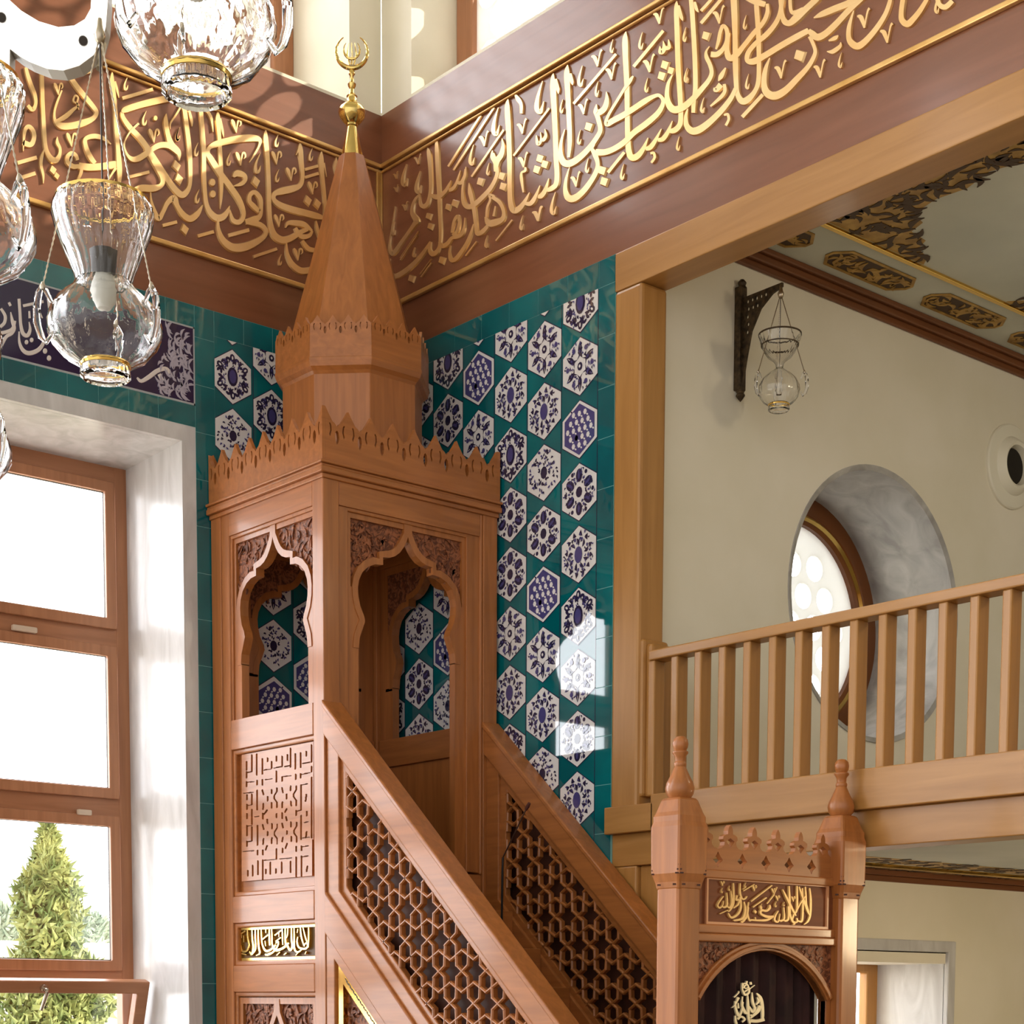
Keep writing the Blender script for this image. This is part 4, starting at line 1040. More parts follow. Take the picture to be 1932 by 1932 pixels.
def crest_loops(L, n, zb, zs, zt, half=True, prof=None, slots=True):
    """board 0..L with n pierced merlons; half puts a merlon on each corner"""
    prof = prof or PROF; w = L/n; h = zt-zs; top = []; holes = []
    for i in range(n + (1 if half else 0)):
        a = (i-0.5)*w if half else i*w
        top += [(a+x*w, zs+y*h) for x, y in prof if -1e-6 <= a+x*w <= L+1e-6]
        if slots:
            c = a + w
            if 0.15*w < c < L-0.15*w:
                holes.append([(c + sx*w, zs + sy*h) for sx, sy in ((0.0, -0.22), (0.07, -0.34), (0.10, -0.62), (0.06, -0.9), (0.0, -1.04), (-0.06, -0.9), (-0.10, -0.62), (-0.07, -0.34))])
            for sg in (-1, 1):
                q = [(a+0.5*w + sg*sx*w, zs + sy*h) for sx, sy in ((0.20, 0.14), (0.25, 0.02), (0.27, -0.3), (0.20, -0.66), (0.16, -0.52), (0.205, -0.28), (0.19, -0.02), (0.15, 0.1))]
                if all(0.01 < p[0] < L-0.01 for p in q): holes.append(q)
    return [[(0, zb), (L, zb)] + top[::-1]] + holes
for mp, u0, u1, nm in ((MX(X0-0.012), Y0-0.012, Y1, 'l'), (MY(Y0-0.012), X0+0.0125, X1-0.0145, 'f'), (lambda u, v, d: Vector((X1+0.01+d, u, v)), Y0-0.012, Y1, 'r'), (lambda u, v, d: Vector((u, Y1+d, v)), X0+0.0125, X1-0.0145, 'b')):
    lp = crest_loops(u1-u0, 8, 4.735, 4.95, 5.05)
    m = MB(); m.prism([[(u0+a, b) for a, b in l] for l in lp], mp, -0.024, 0.0); m.build('cresting', WX, pu)
m = MB(); m.box((X0+0.02, Y0+0.02, 4.64), (X1-0.02, Y1-0.02, 4.68)); m.build('tower_ceiling', WX, pu)
# drum and spire
CX, CY = -0.71, -0.65
o8 = PI/8
def octo(prof): return [(r/cos(PI/8), z) for r, z in prof]
m = MB(); m.lathe(octo([(0.417, 4.66), (0.417, 5.44)]), (CX, CY, 0), 8, 'z', o8); m.build('drum', WZ, pu, bevel=0.004)
m = MB(); m.lathe(octo([(0.415, 5.40), (0.43, 5.42), (0.452, 5.44), (0.462, 5.47), (0.462, 5.49), (0.40, 5.50)]), (CX, CY, 0), 8, 'z', o8); m.build('drum_cornice', WX, pu, bevel=0.004)
m = MB()
for k in range(8):
    a = k*PI/4; nx, ny = cos(a), sin(a); hw = 0.458*math.tan(PI/8)
    mp = lambda u, v, d, nx=nx, ny=ny: Vector((CX + nx*(0.458+d) - ny*u, CY + ny*(0.458+d) + nx*u, v))
    lp = crest_loops(2*hw, 4, 5.48, 5.68, 5.735, False)
    m.prism([[(a2-hw, b) for a2, b in l] for l in lp], mp, -0.018, 0.0)
m.build('drum_cresting', WX, pu)
m = MB(); m.lathe(octo([(0.425, 5.49), (0.078, 6.845)]), (CX, CY, 0), 8, 'z', o8); m.build('spire', WZ, pu, bevel=0.003)
fn = MB()
fn.lathe([(0.0, 6.83), (0.07, 6.83), (0.071, 6.84), (0.03, 7.03), (0.036, 7.034), (0.036, 7.046), (0.05, 7.055), (0.076, 7.085), (0.086, 7.115), (0.078, 7.14), (0.05, 7.165), (0.036, 7.178), (0.03, 7.20), (0.034, 7.212), (0.016, 7.232), (0.013, 7.255), (0.024, 7.272), (0.026, 7.285), (0.012, 7.30), (0.011, 7.33), (0.02, 7.345), (0.018, 7.36), (0.008, 7.372), (0.008, 7.39), (0.0, 7.392)], (CX, CY, 0), 28)
nv = Vector((-0.65, -0.76, 0)); sv = Vector((0.76, -0.65, 0))
pts = []
for i in range(33):
    t = -PI/2 + 0.55 + (2*PI-1.1)*i/32 + PI
    pts.append(Vector((CX, CY, 7.478)) + sv*(0.098*cos(t)) + Vector((0, 0, 0.098*sin(t))))
fn.tube(pts, [0.003 + 0.011*sin(PI*i/32) for i in range(33)], 8)
pts = [Vector((CX, CY, 7.49)) + sv*(0.05*cos(t)) + Vector((0, 0, 0.055*sin(t))) for t in [PI*0.75 + 1.5*PI*i/20 for i in range(21)]]
fn.tube(pts, [0.002 + 0.006*sin(PI*i/20) for i in range(21)], 6)
for dx in (-0.03, 0.0, 0.03): fn.tube([Vector((CX, CY, 7.40)) + sv*dx*0.4, Vector((CX, CY, 7.46)) + sv*dx, Vector((CX, CY, 7.53)) + sv*dx*0.6], [0.005, 0.005, 0.002], 6)
fo = fn.build('finial', BRASS, pu, smooth=True); fo['label'] = 'polished brass finial with crescent'

# ---------------------------------------------------------------- stair sides
SL = 0.893
def sz(y): return 3.342 + SL*(y+1.287)
YG = -4.08
def band(o0, o1, y0=Y0+0.01, y1=YG): return [(y0, sz(y0)+o0), (y1, sz(y1)+o0), (y1, sz(y1)+o1), (y0, sz(y0)+o1)]
def clipseg(a, b, poly):
    t0, t1 = 0.0, 1.0; n = len(poly); cx = sum(q[0] for q in poly)/n; cy = sum(q[1] for q in poly)/n
    for i in range(n):
        p, q = poly[i], poly[(i+1) % n]
        nx, ny = q[1]-p[1], p[0]-q[0]
        if nx*(cx-p[0]) + ny*(cy-p[1]) < 0: nx, ny = -nx, -ny
        da, db = nx*(a[0]-p[0]) + ny*(a[1]-p[1]), nx*(b[0]-p[0]) + ny*(b[1]-p[1])
        if da < 0 and db < 0: return None
        if da < 0: t0 = max(t0, da/(da-db))
        elif db < 0: t1 = min(t1, da/(da-db))
    if t1-t0 < 1e-3: return None
    f = lambda t: (a[0]+(b[0]-a[0])*t, a[1]+(b[1]-a[1])*t)
    return f(t0), f(t1)
def lattice(m, mp, poly, h, w, d0, d1):
    """six-fold star lattice of square bars"""
    xs = [q[0] for q in poly]; zs_ = [q[1] for q in poly]; phi = math.radians(33)
    t = h/(cos(phi)+1.732*sin(phi)); dx, dz = 2*h, 2*h*sin(PI/3)
    j = 0; z = min(zs_)-h; k = 0
    while z < max(zs_)+h:
        x = min(xs)-h + (h if j % 2 else 0)
        while x < max(xs)+h:
            for q in range(6):
                a = q*PI/3; M = (x+h*cos(a), z+h*sin(a))
                for s in (-1, 1):
                    e = (M[0]-t*cos(a+s*phi), M[1]-t*sin(a+s*phi))
                    c = clipseg(M, e, poly)
                    if c:
                        (u0, v0), (u1, v1) = c; L = math.hypot(u1-u0, v1-v0)
                        if L < 0.008: continue
                        nx, ny = -(v1-v0)/L*w/2, (u1-u0)/L*w/2; ex, ey = (u1-u0)/L*w*0.3, (v1-v0)/L*w*0.3; k += 1; e1 = d1 + 0.0004*(k % 7)
                        vs = []
                        for (uu, vv) in ((u0-ex, v0-ey), (u1+ex, v1+ey)):
                            vs += [mp(uu+nx, vv+ny, d0), mp(uu+nx, vv+ny, e1-0.008), mp(uu+nx*0.3, vv+ny*0.3, e1), mp(uu-nx*0.3, vv-ny*0.3, e1), mp(uu-nx, vv-ny, e1-0.008), mp(uu-nx, vv-ny, d0)]
                        m.add(vs, [(i, (i+1) % 6, (i+1) % 6+6, i+6) for i in range(6)] + [(0,1,2,3,4,5), (11,10,9,8,7,6)])
            x += dx
        z += dz; j += 1
def stair_side(mp, name, inner):
    sd = thing_part(name, mp(Y0, 2.0, -0.05))
    m = MB(); m.prism([band(0.0, -0.19)], mp, -0.115, 0.006); m.prism([band(0.012, -0.03)], mp, -0.13, 0.016); m.build('handrail', WY, sd, bevel=0.008)
    # frame of the lattice
    a, b = -1.45, YG+0.02
    ip = [(a, sz(a)-0.27), (b, sz(b)-0.27), (b, sz(b)-0.95), (a-0.12, sz(a-0.12)-0.95), (a, sz(a)-0.93)]
    op = [(Y0+0.0, sz(Y0)-0.18), (YG, sz(YG)-0.18), (YG, sz(YG)-1.12), (Y0-0.0, sz(Y0)-1.12)]
    m = MB(); m.prism([op, ip], mp, -0.08, -0.035)
    ip2 = [(a+0.05, sz(a+0.05)-0.215), (b, sz(b)-0.215), (b, sz(b)-1.0), (a-0.1, sz(a-0.1)-1.0), (a+0.05, sz(a+0.05)-1.0)]
    m.prism([[(Y0, sz(Y0)-0.18), (YG, sz(YG)-0.18), (YG, sz(YG)-1.13), (Y0, sz(Y0)-1.13)], ip2], mp, -0.08, -0.015)
    m.build('lattice_frame', WY, sd, bevel=0.006)
    m = MB(); lattice(m, mp, ip, 0.102, 0.019, -0.07, -0.034); m.build('lattice', WZ, sd)
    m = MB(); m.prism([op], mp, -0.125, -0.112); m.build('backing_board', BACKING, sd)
    m = MB(); m.prism([band(-1.11, -1.36)], mp, -0.115, 0.004); m.build('stringer', WY, sd, bevel=0.01)
    # triangular panel below
    yE = -4.06
    def tri(o, g): 
        y0 = Y0-g; y1 = -1.287 - (3.342-o-0.02)/SL
        return [(y0, 0.02+g), (y0, sz(y0)-o), (max(y1, yE), max(sz(max(y1, yE))-o, 0.02+g)), (max(y1, yE), 0.02+g)] if y1 < yE else [(y0, 0.02+g), (y0, sz(y0)-o), (-1.287-(3.342-o-0.02-g)/SL, 0.02+g)]
    m = MB(); m.prism([tri(1.34, 0.0), tri(1.44, 0.085)], mp, -0.09, -0.005); m.build('panel_frame', WY, sd, bevel=0.006)
    m = MB(); m.prism([tri(1.43, 0.075), tri(1.525, 0.15)], mp, -0.09, -0.022); gf = m.build('gilt_border', GILT, sd)
    # small dark links along the gilt border
    m = MB(); y = -1.45
    while y > -3.0:
        for q in (0.0, 0.012):
            uu, vv = y-q, sz(y-q)-1.47-q*0.6
            m.prism([[(uu, vv), (uu-0.022, vv-0.022*SL), (uu-0.022, vv-0.022*SL-0.006), (uu, vv-0.006)]], mp, -0.023, -0.020)
        y -= 0.034
    z = 1.78
    m.build('border_links', DBROWN, gf)
    m = MB(); m.prism([tri(1.515, 0.14)], mp, -0.09, -0.06)
    r = random.Random(4)
    for i in range(420):
        u = r.uniform(-3.0, -1.42); v = r.uniform(0.2, 1.8)
        if v > sz(u)-1.58: continue
        an = r.uniform(0, PI); L = r.uniform(0.02, 0.045)
        m.prism([leaf(u-L*cos(an), v-L*sin(an), u+L*cos(an), v+L*sin(an), 0.010, 0.02*r.choice((-1, 1)))], mp, -0.062, -0.045 + 0.0003*(i % 8))
    m.build('carved_infill', CARVE, sd)
    return sd
def thing_part(name, loc):
    o = bpy.data.objects.new(name, None); COL.objects.link(o); o.parent = pu; o.location = loc - wpos(pu); o.empty_display_size = 0.1
    return o
stair_side(MX(X0), 'stair_side', False)
stair_side(MX(-0.145), 'stair_side', True)
m = MB()
for i in range(1, 11):
    y = Y0 - 0.27*(i-1); z = 2.4-0.24*i
    m.box((-1.29, y-0.27, max(z-0.3, 0)), (-0.13, y+0.02, z)) if z > 0.01 else None
m.build('steps', WX, pu, bevel=0.006)
m = MB()
for i in range(1, 10):
    y = Y0 - 0.27*(i-1); z = 2.4-0.24*i
    m.box((-1.1, y-0.275, z), (-0.32, y-0.002, z+0.012)); m.box((-1.1, y-0.285, z-0.232), (-0.32, y-0.273, z+0.012))
m.box((-1.1, Y0-0.0, 2.4), (-0.32, Y1-0.16, 2.412))
rn = tag(m.build('stair_runner', CARPET), 'dark green carpet runner on the pulpit steps between the lattice rails', 'carpet')

# ---------------------------------------------------------------- gate at the foot of the stair
GP = -4.15
def sq(c, s): return [(c[0]-s/2, c[1]-s/2), (c[0]+s/2, c[1]-s/2), (c[0]+s/2, c[1]+s/2), (c[0]-s/2, c[1]+s/2)]
for gx in (-1.325, -0.125):
    g = thing_part('gate_post', Vector((gx, GP, 0)))
    m = MB(); m.box((gx-0.076, GP-0.076, 0), (gx+0.076, GP+0.076, 2.16)); m.build('shaft', WZ, g, bevel=0.018)
    m = MB()
    prof = [(0.076, 2.12), (0.084, 2.16), (0.097, 2.20), (0.099, 2.42), (0.092, 2.445), (0.092, 2.47), (0.083, 2.49), (0.066, 2.545), (0.058, 2.56)]
    k = math.sqrt(2)
    m.lathe([(r*k, z) for r, z in prof], (gx, GP, 0), 4, 'z', PI/4); m.build('capital', WZ, g, bevel=0.014)
    # stepped notches on the chamfered corners
    m = MB()
    for z, w in ((2.235, 0.006), (2.213, 0.012), (2.196, 0.02), (2.178, 0.026), (2.145, 0.03)):
        for cx, cy in ((-1, -1), (1, -1), (-1, 1)):
            e = 0.094 if z > 2.19 else 0.074
            a, b = Vector((gx+cx*(e-0.012), GP+cy*(e-0.012), z)), Vector((cx, cy, 0)).normalized(); s2 = Vector((-b.y, b.x, 0))
            m.add([a+s2*w-b*0.02, a-s2*w-b*0.02, a-s2*w+b*0.014, a+s2*w+b*0.014, a+s2*w-b*0.02+Vector((0,0,0.007)), a-s2*w-b*0.02+Vector((0,0,0.007)), a-s2*w+b*0.014+Vector((0,0,0.007)), a+s2*w+b*0.014+Vector((0,0,0.007))], [(0,1,2,3),(4,7,6,5),(0,4,5,1),(1,5,6,2),(2,6,7,3),(3,7,4,0)])
    m.build('notches', mat('dark_cut', (70, 34, 18), 0.6), g)
    m = MB(); m.lathe([(0.0, 2.555), (0.05, 2.556), (0.064, 2.575), (0.07, 2.603), (0.064, 2.63), (0.048, 2.66), (0.034, 2.69), (0.027, 2.705), (0.03, 2.712), (0.03, 2.722), (0.024, 2.73), (0.026, 2.752), (0.038, 2.768), (0.038, 2.775), (0.028, 2.782), (0.035, 2.795), (0.038, 2.812), (0.034, 2.832), (0.02, 2.846), (0.0, 2.85)], (gx, GP, 0), 24); m.build('finial', WZ, g, smooth=True)
ga, gb = -1.25, -0.20
GM = MY(GP-0.02)
gt = thing_part('gate_head', Vector((-0.725, GP, 2.0)))
m = MB(); lp = crest_loops(gb-ga, 6, 2.225, 2.335, 2.455, False, FLEUR, False)
lp2 = [[(ga+a, b) for a, b in l] for l in lp]
for i in range(6):
    w = (gb-ga)/6; a = ga+(i+0.5)*w
    lp2.append([(a-0.03, 2.375), (a, 2.39), (a+0.03, 2.375), (a, 2.345)])
    if i: lp2.append([(ga+i*w-0.036, 2.282), (ga+i*w-0.016, 2.30), (ga+i*w, 2.322), (ga+i*w+0.016, 2.30), (ga+i*w+0.036, 2.282), (ga+i*w+0.016, 2.268), (ga+i*w, 2.245), (ga+i*w-0.016, 2.268)])
m.prism(lp2, GM, -0.03, 0.0); m.build('cresting', WX, gt)
m = MB(); m.box((ga, GP-0.04, 2.19), (gb, GP+0.03, 2.232)); m.box((ga, GP-0.04, 1.925), (gb, GP+0.03, 1.97)); m.box((ga, GP-0.05, 1.885), (gb, GP+0.03, 1.925)); m.build('head_rail', WX, gt, bevel=0.006)
m = MB(); m.box((ga, GP-0.02, 1.96), (gb, GP+0.02, 2.2)); ip_ = m.build('inscription_board', wood('deep_red_wood', (112, 58, 28), (132, 72, 36), 'x', 0.6, 0.0), gt)
m = MB(); frame_rect(m, GM, -1.163, 1.97, -0.247, 2.197, 0.012, 0.0, 0.012); m.build('pale_frame', mat('pale_bead', (214, 150, 104), 0.35), ip_)
GTX = '''
G 1280 1600 5.819
S 1428,440,14 1440,560,24 1436,720,24 1412,800,24 1365,842,8
S 1380,425,14 1386,520,22 1392,620,22 1416,705,20
S 1310,425,16 1350,540,26 1400,680,26 1428,745,10
S 1288,415,16 1290,560,24 1286,680,24 1250,740,22 1240,800,20 1285,815,20 1292,770,14
S 1346,440,14 1352,600,22 1350,740,24 1338,805,26 1300,800,20 1278,770,10
S 1200,418,16 1206,560,26 1210,720,24 1235,800,26 1262,832,20 1240,840,10
S 1128,455,14 1180,560,28 1240,680,28 1275,745,18
S 1286,680,18 1330,600,18 1385,520,14
S 1188,640,14 1192,770,24 1165,800,26 1130,790,10
S 1140,650,14 1146,770,22 1112,800,24 1085,790,10
S 1080,690,12 1050,740,22 1040,795,26 1080,808,20 1098,720,10
S 985,625,16 985,660,30 950,690,28 895,685,30 890,725,28 960,755,36 1030,752,24
S 1035,748,24 960,790,30 860,795,24 795,790,22 765,790,24 745,700,22 760,595,12
S 830,760,14 838,800,14
S 708,590,16 722,680,26 695,770,30 610,795,24 590,790,8
S 755,650,18 735,750,26 690,810,28 670,805,10
S 664,388,14 664,500,24 690,560,22 720,555,20 740,530,10
S 664,540,24 672,650,26 640,725,28 570,765,28 532,715,14
S 590,385,14 592,520,24 586,620,26 545,690,20 520,690,8
S 630,520,20 620,570,26 650,570,20 640,620,22 590,660,14
S 560,470,12 572,600,24 545,655,26 510,630,10
S 515,490,12 520,620,24 490,652,24 458,640,10
S 478,530,14 440,580,20 415,630,18 436,658,22 470,630,14 480,580,10
B 780,588,1012,410,20 800,652,950,545,18 700,472,822,400,16 960,612,1040,512,16 440,724,530,682,14 1070,430,1030,520,12 690,455,730,430,10
D 830,700,36 890,650,36
C 890,650,70 1050,620,70 540,445,60 460,470,60 1140,620,50 715,410,60
V 1030,470,40 1075,550,40 820,440,44 470,390,36 1245,560,40
'''
p = Pen(lambda x, y, d: on_y(x, y, GP-0.02) + Vector((0, -d-0.0005, 0)), 0.008); p.draw(GTX, 0, 0, 1, False); p.m.build('gilt_script', mat('soft_gilt', (222, 180, 112), 0.35, metal=0.2), ip_)
# arch board of the gate
ac = (-1.18-0.26)/2; hw = 0.48
def garch(g, n=20):
    z0, rise = 1.60, 0.25; R = (hw*hw+rise*rise)/(2*rise); cz = 1.85-R; a0 = math.asin(hw/R)
    return [(ac+(R+g)*sin(a0*(1-2*i/n)), cz+(R+g)*cos(a0*(1-2*i/n))) for i in range(n+1)]
m = MB(); m.prism([[(gb, 1.40)] + [(gb, 1.9), (ga, 1.9), (ga, 1.40)] + [(ac-hw, 1.40)] + garch(0.0)[::-1] + [(ac+hw, 1.40)]], GM, -0.04, -0.004)
r = random.Random(31)
for i in range(260):
    u, v = r.uniform(-1.17, -0.27), r.uniform(1.62, 1.86)
    if abs(u-ac) < 0.46 and v < 1.855-0.25*((u-ac)/0.48)**2+0.055: continue
    an = r.uniform(0, PI); L = r.uniform(0.012, 0.026); m.prism([leaf(u-L*cos(an), v-L*sin(an), u+L*cos(an), v+L*sin(an), 0.007, 0.01)], GM, -0.006, 0.001+0.0002*(i % 7))
gs = m.build('gate_spandrel', CARVE, gt)
m = MB(); m.prism([garch(0.05) + garch(0.0)[::-1]], GM, -0.05, 0.012); m.prism([garch(0.032) + garch(0.012)[::-1]], GM, 0.0, 0.024); m.build('arch_band', WX, gt, bevel=0.004)
m = MB(); m.box((ga, GP-0.02, 0), (ac-hw+0.0, GP+0.02, 1.62)); m.box((ac+hw, GP-0.02, 0), (gb, GP+0.02, 1.62)); m.build('gate_jamb', WZ, gt, bevel=0.006)

# curtain in the gate
cu = thing('curtain', (-0.72, -4.09, 0), 'dark brown velvet curtain with silver script hanging in the pulpit gate', 'curtain')
m = MB(); n = 90; vs = []
for i in range(n+1):
    u = ga+0.02+(gb-0.025-ga)*i/n
    y = -4.085 + 0.016*sin(u*46) + 0.008*sin(u*97+1)
    vs += [(u, y, 0.1), (u, y, 1.88), (u, y+0.006, 1.88), (u, y+0.006, 0.1)]
m.add(vs, [(4*i+j, 4*i+4+j, 4*i+4+(j+1) % 4, 4*i+(j+1) % 4) for i in range(n) for j in range(4)] + [(0,1,2,3), (4*n+3, 4*n+2, 4*n+1, 4*n)])
m.build('cloth', CURT, cu, smooth=True)
CTX = '''
G 1280 1600 5.819
S 848,1595,14 890,1640,40 912,1720,40 918,1850,34 900,1900,20
S 800,1585,12 808,1690,32 832,1760,30 805,1795,38 770,1740,18
S 750,1600,12 756,1720,32 762,1860,30 775,1930,24
S 695,1630,12 690,1720,26 720,1800,38 748,1815,24
S 612,1680,12 620,1760,28 650,1835,38 682,1800,24 702,1690,12
S 650,1640,36 612,1720,14 575,1755,6
S 600,1640,16 650,1590,14 650,1570,10
S 885,1730,40 860,1790,50 780,1870,14
S 840,1720,20 870,1680,30 850,1640,10
S 690,1480,12 690,1550,18 720,1610,30 765,1580,24 745,1500,18 700,1490,14 720,1540,14 760,1530,10
S 740,1460,20 730,1500,20 690,1540,14
S 700,1590,16 740,1560,18 765,1540,12
S 785,1470,22 790,1500,26
S 770,1550,14 830,1505,10
S 780,1895,44 860,1900,40 935,1880,44
S 615,1840,16 620,1900,30 630,1932,30
S 640,1880,30 680,1850,26 720,1880,24 690,1910,20
S 650,1760,24 645,1700,14
S 780,1830,26 800,1850,20
'''
p = Pen(lambda x, y, d: on_y(x, y, -4.112) + Vector((0, -d, 0)), 0.006); p.draw(CTX, 0, 0, 1, False); p.m.build('silver_script', SILV, cu)
m = MB(); m.box((gb-0.058, -4.12, 0.1), (gb-0.046, -4.108, 1.70)); m.build('pale_braid', mat('pale_braid', (206, 198, 178), 0.7), cu)
# gooseneck microphone on the stair
mc = thing('microphone_stand', (-0.45, -1.82, 2.0), 'thin black gooseneck microphone stand between the stair rails', 'microphone')
q0, q1, q2, q3 = on_x(946, 1790, -0.45), on_x(948, 1640, -0.45), on_x(949, 1618, -0.45), on_x(992, 1528, -0.45)
q4 = on_x(999, 1515, -0.45)
m = MB(); m.tube([Vector((q0.x, q0.y, 1.93)), q1, q2], 0.007, 8); m.lathe([(0.0, 1.92), (0.07, 1.92), (0.06, 1.935), (0.0, 1.94)], (q0.x, q0.y, 0), 16); m.build('stand', mat('black_metal', (22, 18, 16), 0.4), mc, smooth=True)
m = MB(); m.tube([q2, q2*0.6+q3*0.4, q3], 0.0045, 8); m.build('gooseneck', mat('grey_metal', (120, 96, 84), 0.35, metal=0.8), mc, smooth=True)
m = MB(); m.tube([q3, q3*0.5+q4*0.5, q4], [0.008, 0.012, 0.009], 10); m.build('microphone_head', mat('red_foam', (84, 40, 30), 0.7), mc, smooth=True)
# ================================================================ hanging lamps
SR, AW = Vector((0.76, -0.65, 0)).normalized(), Vector((0.65, 0.76, 0)).normalized()
def hanging_lamp(loc, s, hub, label, group, up=None, spin=0.0, small=False):
    """blown glass lamp of two bowls on three chains; loc is the middle of its foot"""
    t = thing('hanging_lamp', loc, label, 'hanging lamp', group)
    L = Vector(loc)
    def sh(o, w=0.008):
        return [(r*s, z*s) for r, z in o] + [((r-w)*s, z*s) for r, z in reversed(o)]
    def flute(m, b, k, amp):
        for i in range(b, len(m.v)):
            v = Vector(m.v[i]) - L; a = math.atan2(v.y, v.x); q = 1 + amp*cos(k*a + 1.6*sin(v.z*30/s)) + 0.5*amp*cos(v.z*95/s + 2*sin(3*a))
            m.v[i] = (L.x + v.x*q, L.y + v.y*q, L.z + v.z)
    LO = [(0.076, 0.04), (0.12, 0.07), (0.15, 0.11), (0.16, 0.15), (0.155, 0.19), (0.135, 0.235), (0.095, 0.275), (0.05, 0.305), (0.028, 0.325)]
    UP = [(0.028, 0.325), (0.03, 0.35), (0.05, 0.375), (0.09, 0.405), (0.12, 0.445), (0.145, 0.50), (0.16, 0.555), (0.166, 0.572)]
    m = MB(); m.lathe(sh(LO if small else [(0.076, 0.04), (0.10, 0.052), (0.14, 0.075), (0.172, 0.11), (0.188, 0.145), (0.19, 0.17), (0.182, 0.205), (0.162, 0.24), (0.13, 0.27), (0.104, 0.292), (0.093, 0.312)]), loc, 72, closed=True); flute(m, 0, 18, 0.016)
    gl = m.build('lower_bowl', GLASS, t, smooth=True)
    m = MB(); m.lathe(sh(UP if small else [(0.093, 0.312), (0.098, 0.335), (0.114, 0.375), (0.137, 0.43), (0.157, 0.485), (0.166, 0.525), (0.164, 0.552), (0.152, 0.572)]), loc, 96, closed=True); flute(m, 0, 24, 0.022)
    m.build('upper_bowl', GLASS, t, smooth=True)
    if small:
        m = MB(); m.lathe([(0.163*s, 0.568*s), (0.168*s, 0.568*s), (0.168*s, 0.58*s), (0.163*s, 0.58*s)], loc, 40, closed=True); m.lathe([(0.138*s, 0.492*s), (0.146*s, 0.488*s), (0.148*s, 0.498*s), (0.140*s, 0.5*s)], loc, 40, closed=True); m.build('rim', IRON, t, smooth=True)
    m = MB()
    if not small: m.lathe([(0.151*s, 0.568*s), (0.154*s, 0.568*s), (0.155*s, 0.578*s), (0.150*s, 0.578*s)], loc, 40, closed=True); m.build('gilt_rim', GILT, t, smooth=True)
    m = MB(); m.lathe([(0.0, 0.004*s), (0.06*s, 0.004*s), (0.074*s, 0.0), (0.084*s, 0.008*s), (0.081*s, 0.038*s), (0.073*s, 0.038*s), (0.072*s, 0.016*s), (0.0, 0.014*s)], loc, 72); flute(m, 0, 18, 0.015); m.build('glass_foot', GLASS, t, smooth=True)
    m = MB(); m.lathe([(0.079*s, 0.037*s), (0.083*s, 0.038*s), (0.086*s, 0.046*s), (0.083*s, 0.054*s), (0.079*s, 0.055*s)], loc, 40, closed=True); m.build('gilt_foot_band', GILT, t, smooth=True)
    if small:
        m = MB(); m.lathe([(0.0, 0.12*s), (0.02*s, 0.125*s), (0.026*s, 0.16*s), (0.018*s, 0.2*s), (0.024*s, 0.24*s), (0.012*s, 0.32*s), (0.0, 0.325*s)], loc, 16); m.build('oil_tube', GLASS, t, smooth=True)
    else:
      m = MB(); m.lathe([(0.0, 0.335*s), (0.042*s, 0.335*s), (0.044*s, 0.415*s), (0.02*s, 0.425*s), (0.0, 0.426*s)], loc, 20); sk = m.build('socket', SOCK, t, smooth=True)
      m = MB(); m.lathe([(0.0, 0.225*s), (0.022*s, 0.23*s), (0.038*s, 0.255*s), (0.042*s, 0.285*s), (0.036*s, 0.32*s), (0.03*s, 0.336*s), (0.0, 0.337*s)], loc, 20); m.build('bulb', BULB, sk, smooth=True)
    H = L + Vector((0, 0, hub))
    m = MB(); m.tube([L + Vector((0, 0, (0.33 if small else 0.42)*s)), H], 0.002 if small else 0.003, 6); m.build('cable', SOCK, t)
    for k, a in enumerate((330, 210, 90)):
        a = math.radians(a) + spin; d = SR*cos(a) + AW*sin(a)
        m = MB()
        m.tube([L + d*(r*s) + Vector((0, 0, z*s)) for r, z in ((0.178, 0.215), (0.196, 0.25), (0.209, 0.258), (0.220, 0.235), (0.228, 0.19), (0.228, 0.14), (0.216, 0.10), (0.198, 0.085), (0.178, 0.115))], [0.007*s, 0.009*s, 0.010*s, 0.012*s, 0.013*s, 0.013*s, 0.011*s, 0.009*s, 0.006*s], 10)
        m.build('glass_handle', GLASS, t, smooth=True)
        A = L + d*(0.206*s) + Vector((0, 0, 0.262*s)); n = 90
        m = MB(); m.tube([A + (H-A)*(i/n) for i in range(n+1)], [0.0016 + (0.0022 if i % 2 else 0) for i in range(n+1)], 6)
        m.lathe([(0.0, -0.02*s), (0.008*s, -0.012*s), (0.009*s, 0.0), (0.005*s, 0.012*s), (0.0, 0.015*s)], A, 10)
        m.build('chain', CHAIN, t, smooth=True)
    m = MB(); m.lathe([(0.0, -0.03), (0.014, -0.02), (0.02, 0.0), (0.012, 0.02), (0.008, 0.05), (0.0, 0.055)], H, 14)
    if up: m.tube([H, Vector((H.x, H.y, up))], 0.006, 8)
    m.build('hook', CHAIN, t, smooth=True)
    return t
G1 = 'glass lamps hung from the chandelier'
hanging_lamp(on_d(199, 716, 5.94), 1.0, 1.10, 'whole glass lamp of two bowls hanging under the white chandelier plate', G1)
hanging_lamp(on_d(371, 182, 4.24), 1.0, 1.10, 'large glass lamp cut by the top edge, above the left frieze', G1, TOP, 0.35)
hanging_lamp(on_d(-62, 556, 4.9), 1.0, 1.10, 'glass lamp cut by the left edge beside the blue inscription', G1, TOP)
hanging_lamp(on_d(-86, 946, 5.94), 1.0, 1.10, 'lowest glass lamp at the left edge, in front of the top of the tall window', G1, TOP)

